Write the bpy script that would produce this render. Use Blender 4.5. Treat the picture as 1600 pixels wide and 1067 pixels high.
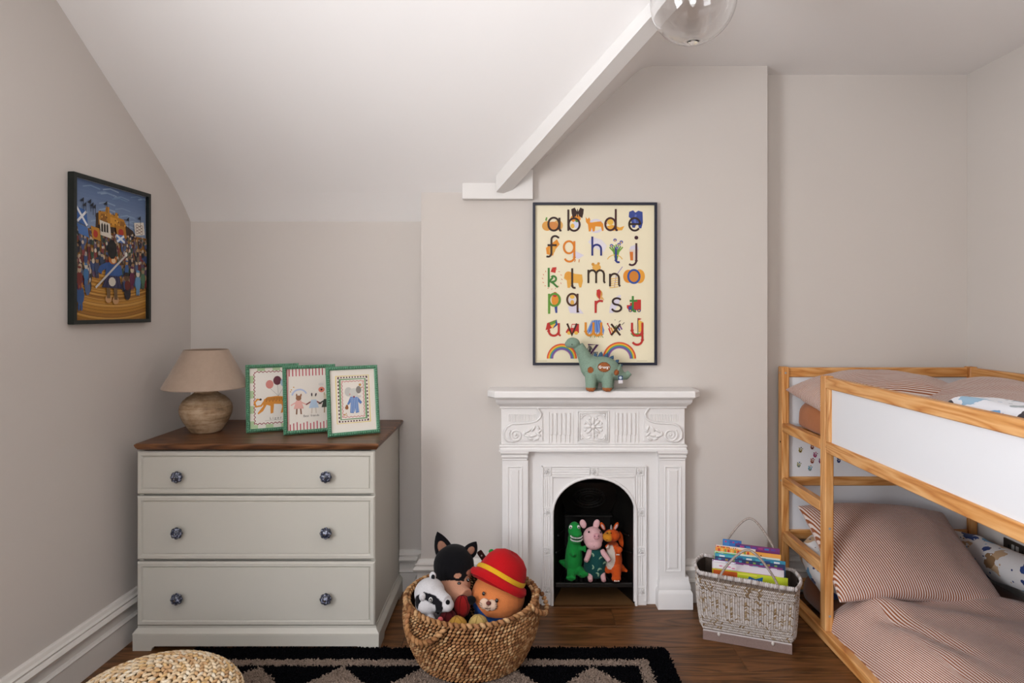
import bpy, math, random
import numpy as np
from mathutils import Vector, Matrix, Euler, noise

# ------------------------------------------------------------------ clear
for o in list(bpy.data.objects):
    bpy.data.objects.remove(o)
SC = bpy.context.scene
COL = SC.collection
random.seed(7)
PI = math.pi

# ------------------------------------------------------------------ camera
EYE = 1.445
cam = bpy.data.cameras.new('camera')
cam.sensor_width = 36.0
cam.lens = 1000 / 1600 * 36.0
cam.shift_x = -8 / 1600
cam.shift_y = -48.5 / 1600
cam.clip_start = 0.02
camo = bpy.data.objects.new('camera', cam)
camo.location = (0, 0, EYE)
camo.rotation_euler = (PI / 2, 0, 0)
COL.objects.link(camo)
SC.camera = camo

# ------------------------------------------------------------------ light and exposure
SC.view_settings.view_transform = 'Standard'
SC.view_settings.look = 'None'
SC.view_settings.gamma = 1
SC.view_settings.use_curve_mapping = False
SC.view_settings.exposure = 0.0
W_ = bpy.data.worlds.new('world')
SC.world = W_
W_.use_nodes = True
bgn = W_.node_tree.nodes['Background']
sky = W_.node_tree.nodes.new('ShaderNodeTexSky')
sky.sky_type = 'NISHITA'
sky.sun_disc = False
sky.sun_elevation = math.radians(40)
sky.sun_rotation = math.radians(200)
W_.node_tree.links.new(sky.outputs[0], bgn.inputs[0])
bgn.inputs[1].default_value = 0.25


def area_light(name, loc, rot, sx, sy, power, col):
    l = bpy.data.lights.new(name, 'AREA')
    l.shape = 'RECTANGLE'
    l.size = sx
    l.size_y = sy
    l.energy = power
    l.color = col
    o = bpy.data.objects.new(name, l)
    o.location = loc
    o.rotation_euler = rot
    COL.objects.link(o)
    return o


# daylight at the two windows of the room (left wall beside the camera, wall behind it)
area_light('window_daylight', (-1.93, 0.25, 1.52), (0, -PI / 2, 0), 1.5, 1.25, 114, (.95, .98, 1.03))
area_light('rear_window_daylight', (-0.7, -1.36, 1.42), (PI / 2, 0, 0), 1.2, 1.5, 13, (.95, .98, 1.03))
# added unseen fill lamp below the camera, aimed up to brighten the ceiling
area_light('ceiling_fill_light', (0.0, 0.0, 1.3), (PI, 0, 0), 0.5, 0.5, 56, (.97, .985, 1.0))


# ------------------------------------------------------------------ colour and material helpers
def lin(c):
    if isinstance(c, str):
        c = c.lstrip('#')
        c = [int(c[i:i + 2], 16) / 255 for i in (0, 2, 4)]
    return tuple((x / 12.92 if x <= 0.04045 else ((x + 0.055) / 1.055) ** 2.4) for x in c[:3])


MATS = {}


class NT:
    def __init__(s, name):
        s.m = bpy.data.materials.new(name)
        s.m.use_nodes = True
        s.t = s.m.node_tree
        s.p = s.t.nodes['Principled BSDF']
        MATS[name] = s.m

    def n(s, typ, **kw):
        nd = s.t.nodes.new('ShaderNode' + typ)
        for k, v in kw.items():
            setattr(nd, k, v)
        return nd

    def l(s, a, b):
        s.t.links.new(a, b)

    def math(s, op, a, b=None, c=None):
        nd = s.n('Math', operation=op)
        for i, x in enumerate((a, b, c)):
            if x is None:
                continue
            if isinstance(x, (int, float)):
                nd.inputs[i].default_value = x
            else:
                s.l(x, nd.inputs[i])
        return nd.outputs[0]

    def mix(s, f, a, b, mode='MIX'):
        nd = s.n('Mix', data_type='RGBA', blend_type=mode)
        for i, x in ((0, f), (6, a), (7, b)):
            if isinstance(x, (int, float)):
                nd.inputs[i].default_value = x
            elif isinstance(x, (tuple, list, str)):
                nd.inputs[i].default_value = (*lin(x), 1) if isinstance(x, str) else (*x[:3], 1)
            else:
                s.l(x, nd.inputs[i])
        return nd.outputs[2]

    def coord(s, kind='Object', scale=(1, 1, 1), rot=(0, 0, 0), rnd=False):
        tc = s.n('TexCoord')
        mp = s.n('Mapping')
        mp.inputs['Scale'].default_value = scale
        mp.inputs['Rotation'].default_value = rot
        s.l(tc.outputs[kind], mp.inputs['Vector'])
        if rnd:
            oi = s.n('ObjectInfo')
            vm = s.n('VectorMath', operation='SCALE')
            vm.inputs[0].default_value = (7.3, 5.1, 9.7)
            s.l(oi.outputs['Random'], vm.inputs['Scale'])
            s.l(vm.outputs[0], mp.inputs['Location'])
        return mp.outputs[0]

    def noise(s, vec, scale, detail=3, rough=0.55, dist=0.0):
        nd = s.n('TexNoise')
        nd.inputs['Scale'].default_value = scale
        nd.inputs['Detail'].default_value = detail
        nd.inputs['Roughness'].default_value = rough
        nd.inputs['Distortion'].default_value = dist
        if vec is not None:
            s.l(vec, nd.inputs['Vector'])
        return nd.outputs[0]

    def ramp(s, f, stops):
        nd = s.n('ValToRGB')
        e = nd.color_ramp.elements
        while len(e) < len(stops):
            e.new(0.5)
        for i, (p, c) in enumerate(stops):
            e[i].position = p
            e[i].color = (*(lin(c) if isinstance(c, str) else c), 1)
        s.l(f, nd.inputs[0])
        return nd.outputs[0]

    def bump(s, h, strength=0.3, dist=0.002):
        nd = s.n('Bump')
        nd.inputs['Strength'].default_value = strength
        nd.inputs['Distance'].default_value = dist
        s.l(h, nd.inputs['Height'])
        s.l(nd.outputs[0], s.p.inputs['Normal'])

    def base(s, c):
        if isinstance(c, (str, tuple, list)):
            s.p.inputs['Base Color'].default_value = (*lin(c), 1) if isinstance(c, str) else (*c[:3], 1)
        else:
            s.l(c, s.p.inputs['Base Color'])

    def set(s, rough=0.5, spec=0.5, metal=0.0, sheen=0.0):
        s.p.inputs['Roughness'].default_value = rough
        s.p.inputs['Specular IOR Level'].default_value = spec
        s.p.inputs['Metallic'].default_value = metal
        s.p.inputs['Sheen Weight'].default_value = sheen
        return s


def paint(name, c, rough=0.6, spec=0.3, var=0.04, scale=3.0, bump=0.08, bscale=60):
    a = NT(name).set(rough, spec)
    v = a.coord()
    n = a.noise(v, scale, 4)
    lc = lin(c)
    dk = tuple(x * (1 - var) for x in lc)
    lt = tuple(min(1, x * (1 + var)) for x in lc)
    a.base(a.mix(n, dk, lt))
    if bump:
        a.bump(a.noise(v, bscale, 3), bump, 0.002)
    return a.m


def wood(name, cols, axis, rough=0.45, scale=1.0, stretch=14, spec=0.4, bump=0.12, knots=False):
    """grain along axis 0/1/2 of the object's own coordinates"""
    a = NT(name).set(rough, spec)
    sc = [scale] * 3
    sc[axis] = scale / stretch
    v = a.coord('Object', tuple(sc), rnd=True)
    big = a.noise(v, 9, 2, 0.5, 1.2)
    rings = a.math('FRACT', a.math('MULTIPLY', big, 7.0))
    rings = a.math('ABSOLUTE', a.math('SUBTRACT', rings, 0.5))
    fine = a.noise(v, 130, 3, 0.6)
    f = a.math('ADD', a.math('MULTIPLY', rings, 1.1), a.math('MULTIPLY', fine, 0.45))
    c = a.ramp(f, [(0.12, cols[0]), (0.42, cols[1]), (0.8, cols[2])])
    if knots:
        v2 = a.coord('Object', tuple(x if i != axis else 2.2 for i, x in enumerate((7, 7, 7))), rnd=True)
        vo = a.n('TexVoronoi')
        vo.inputs['Scale'].default_value = 1.0
        a.l(v2, vo.inputs['Vector'])
        k = a.math('LESS_THAN', vo.outputs['Distance'], 0.085)
        c = a.mix(a.math('MULTIPLY', k, 0.65), c, '#5e2f14')
    a.base(c)
    a.bump(f, bump, 0.001)
    return a.m


def attr_mat(name, rough=0.8, spec=0.2, sheen=0.0, bscale=0, bstr=0.2, var=0.0, vscale=200, bdist=0.002):
    """colour from the mesh's own colour attribute (dyed cloth, print, glaze)"""
    a = NT(name).set(rough, spec, 0, sheen)
    at = a.n('Attribute', attribute_name='Col')
    c = at.outputs['Color']
    v = a.coord()
    if var:
        n = a.noise(v, vscale, 3)
        c = a.mix(1.0, c, a.ramp(n, [(0.25, (1 - var,) * 3), (0.75, (1, 1, 1))]), 'MULTIPLY')
    a.base(c)
    if bscale:
        a.bump(a.noise(v, bscale, 3), bstr, bdist)
    return a.m


def stripes(name, c1, c2, period, duty=0.5, rough=0.85, bump=0.25):
    """woven stripes along v, repeating along u of the UV map (metres)"""
    a = NT(name).set(rough, 0.15, 0, 0.2)
    tc = a.n('TexCoord')
    sp = a.n('SeparateXYZ')
    a.l(tc.outputs['UV'], sp.inputs[0])
    f = a.math('FRACT', a.math('MULTIPLY', sp.outputs[0], 1.0 / period))
    f = a.math('ABSOLUTE', a.math('SUBTRACT', f, 0.5))
    f = a.ramp(f, [(duty * 0.5 - 0.03, c1), (duty * 0.5 + 0.03, c2)])
    v = a.coord()
    n = a.noise(v, 60, 3)
    a.base(a.mix(1.0, f, a.ramp(n, [(0.3, (0.9,) * 3), (0.7, (1, 1, 1))]), 'MULTIPLY'))
    a.bump(a.noise(v, 900, 2), bump, 0.0006)
    return a.m


# ------------------------------------------------------------------ mesh builder
def xf(M, p):
    return tuple(M @ Vector(p)) if M is not None else tuple(p)


class MB:
    def __init__(s, col=None, M=None):
        s.v, s.f, s.c, s.uv = [], [], [], None
        s.col = col
        s.M = M

    def add(s, vs, fs, col=None, M=None):
        b = len(s.v)
        if M is not None:
            vs = [tuple(M @ Vector(p)) for p in vs]
        if s.M is not None:
            vs = [tuple(s.M @ Vector(p)) for p in vs]
        s.v.extend(vs)
        s.f.extend([tuple(i + b for i in f) for f in fs])
        s.c.extend([col if col is not None else s.col] * len(fs))
        return s

    def box(s, x0, x1, y0, y1, z0, z1, b=0.0, col=None, M=None):
        x0, x1 = min(x0, x1), max(x0, x1)
        y0, y1 = min(y0, y1), max(y0, y1)
        z0, z1 = min(z0, z1), max(z0, z1)
        if b <= 0:
            v = [(x0, y0, z0), (x1, y0, z0), (x1, y1, z0), (x0, y1, z0), (x0, y0, z1), (x1, y0, z1), (x1, y1, z1), (x0, y1, z1)]
            f = [(0, 3, 2, 1), (4, 5, 6, 7), (0, 1, 5, 4), (1, 2, 6, 5), (2, 3, 7, 6), (3, 0, 4, 7)]
            return s.add(v, f, col, M)
        b = min(b, (x1 - x0) * .49, (y1 - y0) * .49, (z1 - z0) * .49)
        X, Y, Z = (x0, x1), (y0, y1), (z0, z1)
        v, idx = [], {}
        for i in (0, 1):
            for j in (0, 1):
                for k in (0, 1):
                    c = (X[i], Y[j], Z[k])
                    ins = (b if i == 0 else -b, b if j == 0 else -b, b if k == 0 else -b)
                    for a in range(3):
                        p = [c[q] + (0 if q == a else ins[q]) for q in range(3)]
                        idx[(i, j, k, a)] = len(v)
                        v.append(tuple(p))
        f = []
        g = lambda i, j, k, a: idx[(i, j, k, a)]
        f.append((g(0, 0, 0, 0), g(0, 0, 1, 0), g(0, 1, 1, 0), g(0, 1, 0, 0)))
        f.append((g(1, 0, 0, 0), g(1, 1, 0, 0), g(1, 1, 1, 0), g(1, 0, 1, 0)))
        f.append((g(0, 0, 0, 1), g(1, 0, 0, 1), g(1, 0, 1, 1), g(0, 0, 1, 1)))
        f.append((g(0, 1, 0, 1), g(0, 1, 1, 1), g(1, 1, 1, 1), g(1, 1, 0, 1)))
        f.append((g(0, 0, 0, 2), g(0, 1, 0, 2), g(1, 1, 0, 2), g(1, 0, 0, 2)))
        f.append((g(0, 0, 1, 2), g(1, 0, 1, 2), g(1, 1, 1, 2), g(0, 1, 1, 2)))
        for j in (0, 1):
            for k in (0, 1):
                f.append((g(0, j, k, 1), g(1, j, k, 1), g(1, j, k, 2), g(0, j, k, 2)))
        for i in (0, 1):
            for k in (0, 1):
                f.append((g(i, 0, k, 0), g(i, 1, k, 0), g(i, 1, k, 2), g(i, 0, k, 2)))
        for i in (0, 1):
            for j in (0, 1):
                f.append((g(i, j, 0, 0), g(i, j, 1, 0), g(i, j, 1, 1), g(i, j, 0, 1)))
        for i in (0, 1):
            for j in (0, 1):
                for k in (0, 1):
                    f.append((g(i, j, k, 0), g(i, j, k, 1), g(i, j, k, 2)))
        return s.add(v, f, col, M)

    def loft(s, rings, col=None, cap=(True, True), closed=True, M=None, wrap=False):
        n = len(rings[0])
        v = [p for r in rings for p in r]
        f = []
        R = len(rings)
        for i in range(R if wrap else R - 1):
            a, b = i * n, ((i + 1) % R) * n
            for j in range(n if closed else n - 1):
                k = (j + 1) % n
                f.append((a + j, a + k, b + k, b + j))
        if cap[0] and not wrap:
            f.append(tuple(range(n - 1, -1, -1)))
        if cap[1] and not wrap:
            f.append(tuple((R - 1) * n + j for j in range(n)))
        return s.add(v, f, col, M)

    def tube(s, path, r, n=8, col=None, cap=True, closed=False, M=None, sq=1.0):
        path = [Vector(p) for p in path]
        R = len(path)
        rad = [r(i / (R - 1)) if callable(r) else (r[i] if isinstance(r, (list, tuple)) else r) for i in range(R)]
        up = None
        rings = []
        for i, p in enumerate(path):
            if closed:
                t = path[(i + 1) % R] - path[i - 1]
            else:
                t = path[min(i + 1, R - 1)] - path[max(i - 1, 0)]
            t = t.normalized() if t.length > 1e-9 else Vector((0, 0, 1))
            if up is None:
                up = Vector((0, 0, 1)) if abs(t.z) < .9 else Vector((1, 0, 0))
            up = (up - t * up.dot(t)).normalized()
            w = t.cross(up)
            rings.append([tuple(p + (up * math.cos(2 * PI * k / n) * sq + w * math.sin(2 * PI * k / n)) * rad[i]) for k in range(n)])
        return s.loft(rings, col, (cap, cap), True, M, wrap=closed)

    def lathe(s, prof, n=24, col=None, M=None, cap=(True, True), lobes=0, amp=0.0):
        rings = []
        for r, z in prof:
            ring = []
            for k in range(n):
                a = 2 * PI * k / n
                q = r * (1 + amp * (abs(math.cos(lobes * a / 2)) - .6)) if lobes else r
                ring.append((q * math.cos(a), q * math.sin(a), z))
            rings.append(ring)
        return s.loft(rings, col, cap, True, M)

    def ell(s, c, r, nu=26, nv=16, col=None, rot=None, M=None, p=1.0):
        if isinstance(r, (int, float)):
            r = (r, r, r)
        rm = Euler(rot).to_matrix() if rot is not None else None
        v = []
        c = Vector(c)
        def P(x, y, z):
            q = Vector((x * r[0], y * r[1], z * r[2]))
            if rm is not None:
                q = rm @ q
            v.append(tuple(c + q))
        P(0, 0, -1)
        for i in range(1, nv):
            t = PI * i / nv
            for k in range(nu):
                a = 2 * PI * k / nu
                P(math.sin(t) * math.cos(a), math.sin(t) * math.sin(a), -math.cos(t))
        P(0, 0, 1)
        f = [(0, 1 + (k + 1) % nu, 1 + k) for k in range(nu)]
        for i in range(nv - 2):
            a, b = 1 + i * nu, 1 + (i + 1) * nu
            for k in range(nu):
                f.append((a + k, a + (k + 1) % nu, b + (k + 1) % nu, b + k))
        e = len(v) - 1
        a = 1 + (nv - 2) * nu
        f += [(a + k, a + (k + 1) % nu, e) for k in range(nu)]
        return s.add(v, f, col, M)

    def prism(s, poly, d0, d1, plane='xz', col=None, M=None):
        """extrude a 2-D outline; plane xz -> depth y, xy -> depth z, yz -> depth x"""
        def P(a, b, d):
            return (a, d, b) if plane == 'xz' else ((a, b, d) if plane == 'xy' else (d, a, b))
        n = len(poly)
        v = [P(a, b, d0) for a, b in poly] + [P(a, b, d1) for a, b in poly]
        f = [tuple(range(n)), tuple(range(2 * n - 1, n - 1, -1))]
        f += [(i, n + i, n + (i + 1) % n, (i + 1) % n) for i in range(n)]
        return s.add(v, f, col, M)

    def extrude_profile(s, prof, p0, p1, out, col=None):
        """prof of (offset along out, z) swept from p0 to p1 (2-D plan points)"""
        r = []
        for p in (p0, p1):
            r.append([(p[0] + out[0] * d, p[1] + out[1] * d, z) for d, z in prof])
        return s.loft(r, col)

    def mesh(s, name):
        me = bpy.data.meshes.new(name)
        me.from_pydata(s.v, [], s.f)
        if any(c is not None for c in s.c):
            at = me.color_attributes.new('Col', 'FLOAT_COLOR', 'CORNER')
            tot = np.array([len(f) for f in s.f])
            cl = {}
            arr = []
            for c in s.c:
                if c not in cl:
                    cl[c] = (*(lin(c) if isinstance(c, str) else (c or (.8, .8, .8))), 1.0)
                arr.append(cl[c])
            a = np.repeat(np.array(arr, dtype=np.float32), tot, axis=0)
            at.data.foreach_set('color', a.ravel())
        if s.uv is not None:
            ul = me.uv_layers.new(name='UVMap')
            li = np.zeros(len(me.loops), dtype=np.int32)
            me.loops.foreach_get('vertex_index', li)
            ul.data.foreach_set('uv', np.array(s.uv, dtype=np.float32)[li].ravel())
        return me

    def build(s, name, mat, parent=None, smooth=None, world=True, fix=True):
        me = s.mesh(name)
        if fix:
            import bmesh
            bm = bmesh.new()
            bm.from_mesh(me)
            bmesh.ops.recalc_face_normals(bm, faces=bm.faces)
            bm.to_mesh(me)
            bm.free()
        if smooth is not None:
            me.shade_smooth()
            me.set_sharp_from_angle(angle=math.radians(smooth))
        me.materials.append(MATS[mat] if isinstance(mat, str) else mat)
        return link(name, me, parent, world)


def wmat(o):
    L = Matrix.LocRotScale(o.location, o.rotation_euler, o.scale)
    return wmat(o.parent) @ o.matrix_parent_inverse @ L if o.parent else L


def link(name, me, parent=None, world=True):
    o = bpy.data.objects.new(name, me)
    COL.objects.link(o)
    if parent is not None:
        o.parent = parent
        if world:
            o.matrix_parent_inverse = wmat(parent).inverted()
    return o


def tag(o, label=None, cat=None, group=None, kind=None):
    if label:
        o['label'] = label
    if cat:
        o['category'] = cat
    if group:
        o['group'] = group
    if kind:
        o['kind'] = kind
    return o


def thing(name, label, cat, loc=(0, 0, 0), rotz=0.0, group=None):
    o = bpy.data.objects.new(name, None)
    o.empty_display_size = 0.05
    COL.objects.link(o)
    o.location = loc
    o.rotation_euler = (0, 0, rotz)
    return tag(o, label, cat, group)


def structure(o):
    o['kind'] = 'structure'
    return o


def copy_tree(o, parent=None):
    c = o.copy()
    COL.objects.link(c)
    if parent is not None:
        c.parent = parent
    for ch in list(o.children):
        copy_tree(ch, c)
    return c


def blob(name, mb, mat, parent, voxel=0.004, it=6, colf=None, world=False, fac=0.6):
    """melt the solids of mb into one continuous skin"""
    me0 = mb.mesh('tmp')
    o = bpy.data.objects.new('tmp', me0)
    COL.objects.link(o)
    m = o.modifiers.new('r', 'REMESH')
    m.mode = 'VOXEL'
    m.voxel_size = voxel
    sm = o.modifiers.new('s', 'SMOOTH')
    sm.factor = fac
    sm.iterations = it
    dg = bpy.context.evaluated_depsgraph_get()
    me = bpy.data.meshes.new_from_object(o.evaluated_get(dg))
    bpy.data.objects.remove(o)
    bpy.data.meshes.remove(me0)
    me.name = name
    n = len(me.vertices)
    if colf is not None:
        co = np.zeros(n * 3, dtype=np.float32)
        me.vertices.foreach_get('co', co)
        co = co.reshape(-1, 3)
        cache = {}
        arr = np.ones((n, 4), dtype=np.float32)
        for i in range(n):
            c = colf(float(co[i, 0]), float(co[i, 1]), float(co[i, 2]))
            if c not in cache:
                cache[c] = lin(c)
            arr[i, :3] = cache[c]
        for a in list(me.color_attributes):
            me.color_attributes.remove(a)
        at = me.color_attributes.new('Col', 'FLOAT_COLOR', 'POINT')
        at.data.foreach_set('color', arr.ravel())
    me.shade_smooth()
    me.materials.clear()
    me.materials.append(MATS[mat])
    return link(name, me, parent, world)


def pip(poly, x, y):
    ins = False
    j = len(poly) - 1
    for i in range(len(poly)):
        xi, yi = poly[i]
        xj, yj = poly[j]
        if (yi > y) != (yj > y) and x < (xj - xi) * (y - yi) / (yj - yi) + xi:
            ins = not ins
        j = i
    return ins


def inell(x, y, cx, cy, rx, ry, rot=0.0):
    dx, dy = x - cx, y - cy
    c, s_ = math.cos(rot), math.sin(rot)
    a, b = (dx * c + dy * s_) / rx, (-dx * s_ + dy * c) / ry
    return a * a + b * b < 1


def T(x, y, z):
    return Matrix.Translation((x, y, z))


def R(a, ax):
    return Matrix.Rotation(a, 4, ax)


def at(px, py, Y):
    """world point seen at a pixel of the photograph at depth Y"""
    return ((px - 808) * Y / 1000, Y, EYE - (py - 485) * Y / 1000)


def X_(px, Y):
    return (px - 808) * Y / 1000


def Z_(py, Y):
    return EYE - (py - 485) * Y / 1000


# ------------------------------------------------------------------ flat print toolkit
class Art(MB):
    def __init__(s, step=0.00004):
        super().__init__()
        s.k = 0
        s.step = step

    def _z(s):
        s.k += 1
        return s.k * s.step

    def poly(s, pts, col):
        z = s._z()
        s.add([(x, y, z) for x, y in pts], [tuple(range(len(pts)))], col)

    def rect(s, x0, y0, x1, y1, col):
        s.poly([(x0, y0), (x1, y0), (x1, y1), (x0, y1)], col)

    def circ(s, x, y, rx, col, ry=None, rot=0.0, n=18, a0=0.0, a1=2 * PI):
        ry = rx if ry is None else ry
        c, q = math.cos(rot), math.sin(rot)
        full = abs(a1 - a0) >= 2 * PI - 1e-6
        m = n if full else n + 1
        pts = []
        for i in range(m):
            a = a0 + (a1 - a0) * i / n
            u, w = rx * math.cos(a), ry * math.sin(a)
            pts.append((x + u * c - w * q, y + u * q + w * c))
        s.poly(pts, col)

    def stroke(s, pts, w, col, closed=False, taper=None):
        z = s._z()
        n = len(pts)
        L, Rr = [], []
        for i in range(n):
            if closed:
                a, b = pts[i - 1], pts[(i + 1) % n]
            else:
                a, b = pts[max(0, i - 1)], pts[min(n - 1, i + 1)]
            dx, dy = b[0] - a[0], b[1] - a[1]
            d = math.hypot(dx, dy) or 1
            nx, ny = -dy / d, dx / d
            m = 1.0
            if 0 < i < n - 1 or closed:
                p0, p1, p2 = pts[i - 1], pts[i], pts[(i + 1) % n]
                d1 = math.hypot(p1[0] - p0[0], p1[1] - p0[1]) or 1
                ux, uy = (p1[0] - p0[0]) / d1, (p1[1] - p0[1]) / d1
                cc = abs(-uy * nx + ux * ny)
                m = min(1.8, 1 / max(cc, .4))
            h = w / 2 * m * (taper(i / max(1, n - 1)) if taper else 1)
            L.append((pts[i][0] + nx * h, pts[i][1] + ny * h, z))
            Rr.append((pts[i][0] - nx * h, pts[i][1] - ny * h, z))
        f = [(i, i + 1, n + i + 1, n + i) for i in range(n - 1)]
        if closed:
            f.append((n - 1, 0, n, 2 * n - 1))
        s.add(L + Rr, f, col)

    def text(s, body, x, y, size, col, bold=0.0, M2=None):
        z = s._z()
        vs, fs = text_geo(body, size, bold)
        s.add([(x + a, y + b, z) for a, b, c in vs], fs, col)


def text_geo(body, size, bold=0.0):
    cu = bpy.data.curves.new('tmp', 'FONT')
    cu.body = body
    cu.size = size
    cu.offset = bold
    cu.align_x = 'CENTER'
    o = bpy.data.objects.new('tmp', cu)
    COL.objects.link(o)
    dg = bpy.context.evaluated_depsgraph_get()
    me = bpy.data.meshes.new_from_object(o.evaluated_get(dg))
    vs = [tuple(v.co) for v in me.vertices]
    fs = [tuple(p.vertices) for p in me.polygons]
    bpy.data.objects.remove(o)
    bpy.data.meshes.remove(me)
    bpy.data.curves.remove(cu)
    return vs, fs


def arc(cx, cy, rx, ry, a0, a1, n=14):
    return [(cx + rx * math.cos(math.radians(a0 + (a1 - a0) * i / n)), cy + ry * math.sin(math.radians(a0 + (a1 - a0) * i / n))) for i in range(n + 1)]
# ================================================================== materials of the room
paint('wall_paint', '#c8c1bb', .65, .25, .015, 2.0, .05, 90)
paint('ceiling_paint', '#e6e3e1', .7, .2, .015, 2.0, .05, 60)
paint('trim_paint', '#d3cec8', .4, .4, .02, 4.0, .03, 40)
paint('beam_paint', '#dad7d4', .45, .4, .02, 5.0, .08, 40)
wood('floor_wood', ['#38220f', '#5d3b1d', '#764c2b'], 0, .40, 1.0, 9, .35, .1)
paint('dark_gap', '#140d08', .9, .1, .02)

# ================================================================== room shell
YB, YA = 3.19, 3.312          # chimney breast face, alcove wall face
ZC = 2.664                    # flat ceiling
XR = 2.328                    # right wall
YR = -1.45                    # wall behind the camera
BX0, BX1 = -0.4785, 1.2475    # chimney breast sides


def XL(y):
    return -1.815 + .038 * y


b = MB()
b.box(-2.1, 2.6, YR - .2, 3.6, -.12, -.012)
floor = structure(b.build('floor', 'dark_gap'))
tag(floor, 'dark brown oak floor of wide boards running along the fireplace wall')
# floor boards, each a piece of its own
pw = .185
rows = []
y = 3.30
r_ = random.Random(3)
while y > 1.55:
    x = -1.85 - r_.random() * 1.2
    while x < 2.35:
        L = 1.5 + r_.random() * .7
        xa, xb = max(x, -1.80), min(x + L, XR - .002)
        if xb - xa > .03:
            p = MB()
            p.box(xa + .0006, xb - .0006, y - pw + .0007, y - .0007, -.012, 0, .0012)
            p.build('plank', 'floor_wood', floor, 20)
        x += L
    y -= pw
p = MB()
while y > YR:
    p.box(-1.9, XR, max(YR, y - pw + .001), y, -.012, 0, .0012)
    y -= pw
tag(p.build('plank_field', 'floor_wood', floor), kind='stuff')

# walls -------------------------------------------------------------
ZT = 2.85
WY0, WY1, WZ0, WZ1 = -.42, .92, .72, 2.32      # window in the left wall


def wall_left_piece(m, ya, yb, z0, z1, t=.16):
    m.add([(XL(ya), ya, z0), (XL(yb), yb, z0), (XL(yb) - t, yb, z0), (XL(ya) - t, ya, z0),
           (XL(ya), ya, z1), (XL(yb), yb, z1), (XL(yb) - t, yb, z1), (XL(ya) - t, ya, z1)],
          [(0, 1, 2, 3), (4, 7, 6, 5), (0, 4, 5, 1), (1, 5, 6, 2), (2, 6, 7, 3), (3, 7, 4, 0)])


m = MB()
wall_left_piece(m, YR - .15, WY0, 0, ZT)
wall_left_piece(m, WY1, YA + .1, 0, ZT)
wall_left_piece(m, WY0, WY1, 0, WZ0)
wall_left_piece(m, WY0, WY1, WZ1, ZT)
tag(structure(m.build('wall_left', 'wall_paint')), 'plain off-white wall on the left')
m = MB()
m.box(XL(YA) - .1, BX0 + .05, YA, YA + .14, 0, ZT)
m.box(BX1 - .05, XR + .1, YA, YA + .14, 0, ZT)
m.box(BX0 + .05, BX1 - .05, YA + .24, YA + .3, 0, ZT)
tag(structure(m.build('wall_back', 'wall_paint')), 'off-white back wall of the two alcoves')
# chimney breast with the fire opening left out
FX = X_(928, 3.15)
FO = .215
m = MB()
m.box(BX0, FX - FO, YB, YA + .25, 0, ZT)
m.box(FX + FO, BX1, YB, YA + .25, 0, ZT)
m.box(FX - FO, FX + FO, YB, YA + .25, .64, ZT)
tag(structure(m.build('wall_chimney', 'wall_paint')), 'off-white chimney breast standing forward of the alcoves')
m = MB()
m.box(XR, XR + .15, YR - .2, YA + .2, 0, ZT)
tag(structure(m.build('wall_right', 'wall_paint')), 'pale wall on the right behind the bunk bed')
RX0, RX1, RZ0, RZ1 = -1.35, -.05, .62, 2.22
m = MB()
m.box(-2.2, RX0, YR - .15, YR, 0, ZT)
m.box(RX1, XR + .15, YR - .15, YR, 0, ZT)
m.box(RX0, RX1, YR - .15, YR, 0, RZ0)
m.box(RX0, RX1, YR - .15, YR, RZ1, ZT)
tag(structure(m.build('wall_rear', 'wall_paint')), 'off-white wall behind the camera')

# windows outside the frame -------------------------------------------
def sash(name, label, place, w, z0, z1):
    m = MB()
    h = (z0 + z1) / 2
    f = .05
    for (a, c, d, e) in ((0, f, z0, z1), (w - f, w, z0, z1), (0, w, z0, z0 + f), (0, w, z1 - f, z1), (0, w, h - .022, h + .022),
                         (w / 3 - .01, w / 3 + .01, z0, z1), (2 * w / 3 - .01, 2 * w / 3 + .01, z0, z1)):
        m.box(a, c, -.02, .02, d, e)
    m.box(-.05, w + .05, -.1, .08, z0 - .035, z0, .006)
    m.v = [tuple(place @ Vector(p)) for p in m.v]
    return tag(structure(m.build(name, 'beam_paint')), label)


sash('window_1', 'white sash window in the left wall beside the camera', T(XL(WY0) - .06, WY0, 0) @ R(PI / 2, 'Z'), WY1 - WY0, WZ0, WZ1)
sash('window_2', 'white sash window in the wall behind the camera', T(RX0, YR - .08, 0), RX1 - RX0, RZ0, RZ1)

# ceiling: back slope, cross slope and flat part in one skin -------------
PTS = [(-.35, 1.50), (0, 1.905), (.04, 1.951), (.08, 1.993), (.122, 2.033), (.17, 2.074), (.22, 2.113), (.32, 2.187), (.918, 2.606), (1.001, 2.664)]


def slope_back(y):
    t = YA - y
    for (a, za), (c, zc) in zip(PTS, PTS[1:]):
        if t <= c:
            return za + (zc - za) * (t - a) / (c - a)
    return ZC + 1


def slope_side(x):
    return 2.156 + .94 * (x - .086)


def zceil(x, y):
    # the cross slope eases into the flat ceiling with a small cove
    zs = slope_side(x)
    k = .05
    zf = min(zs, ZC) if abs(zs - ZC) > k else ZC - (ZC - zs + k) ** 2 / (4 * k)
    return min(max(slope_back(y), zf), ZC)


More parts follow.
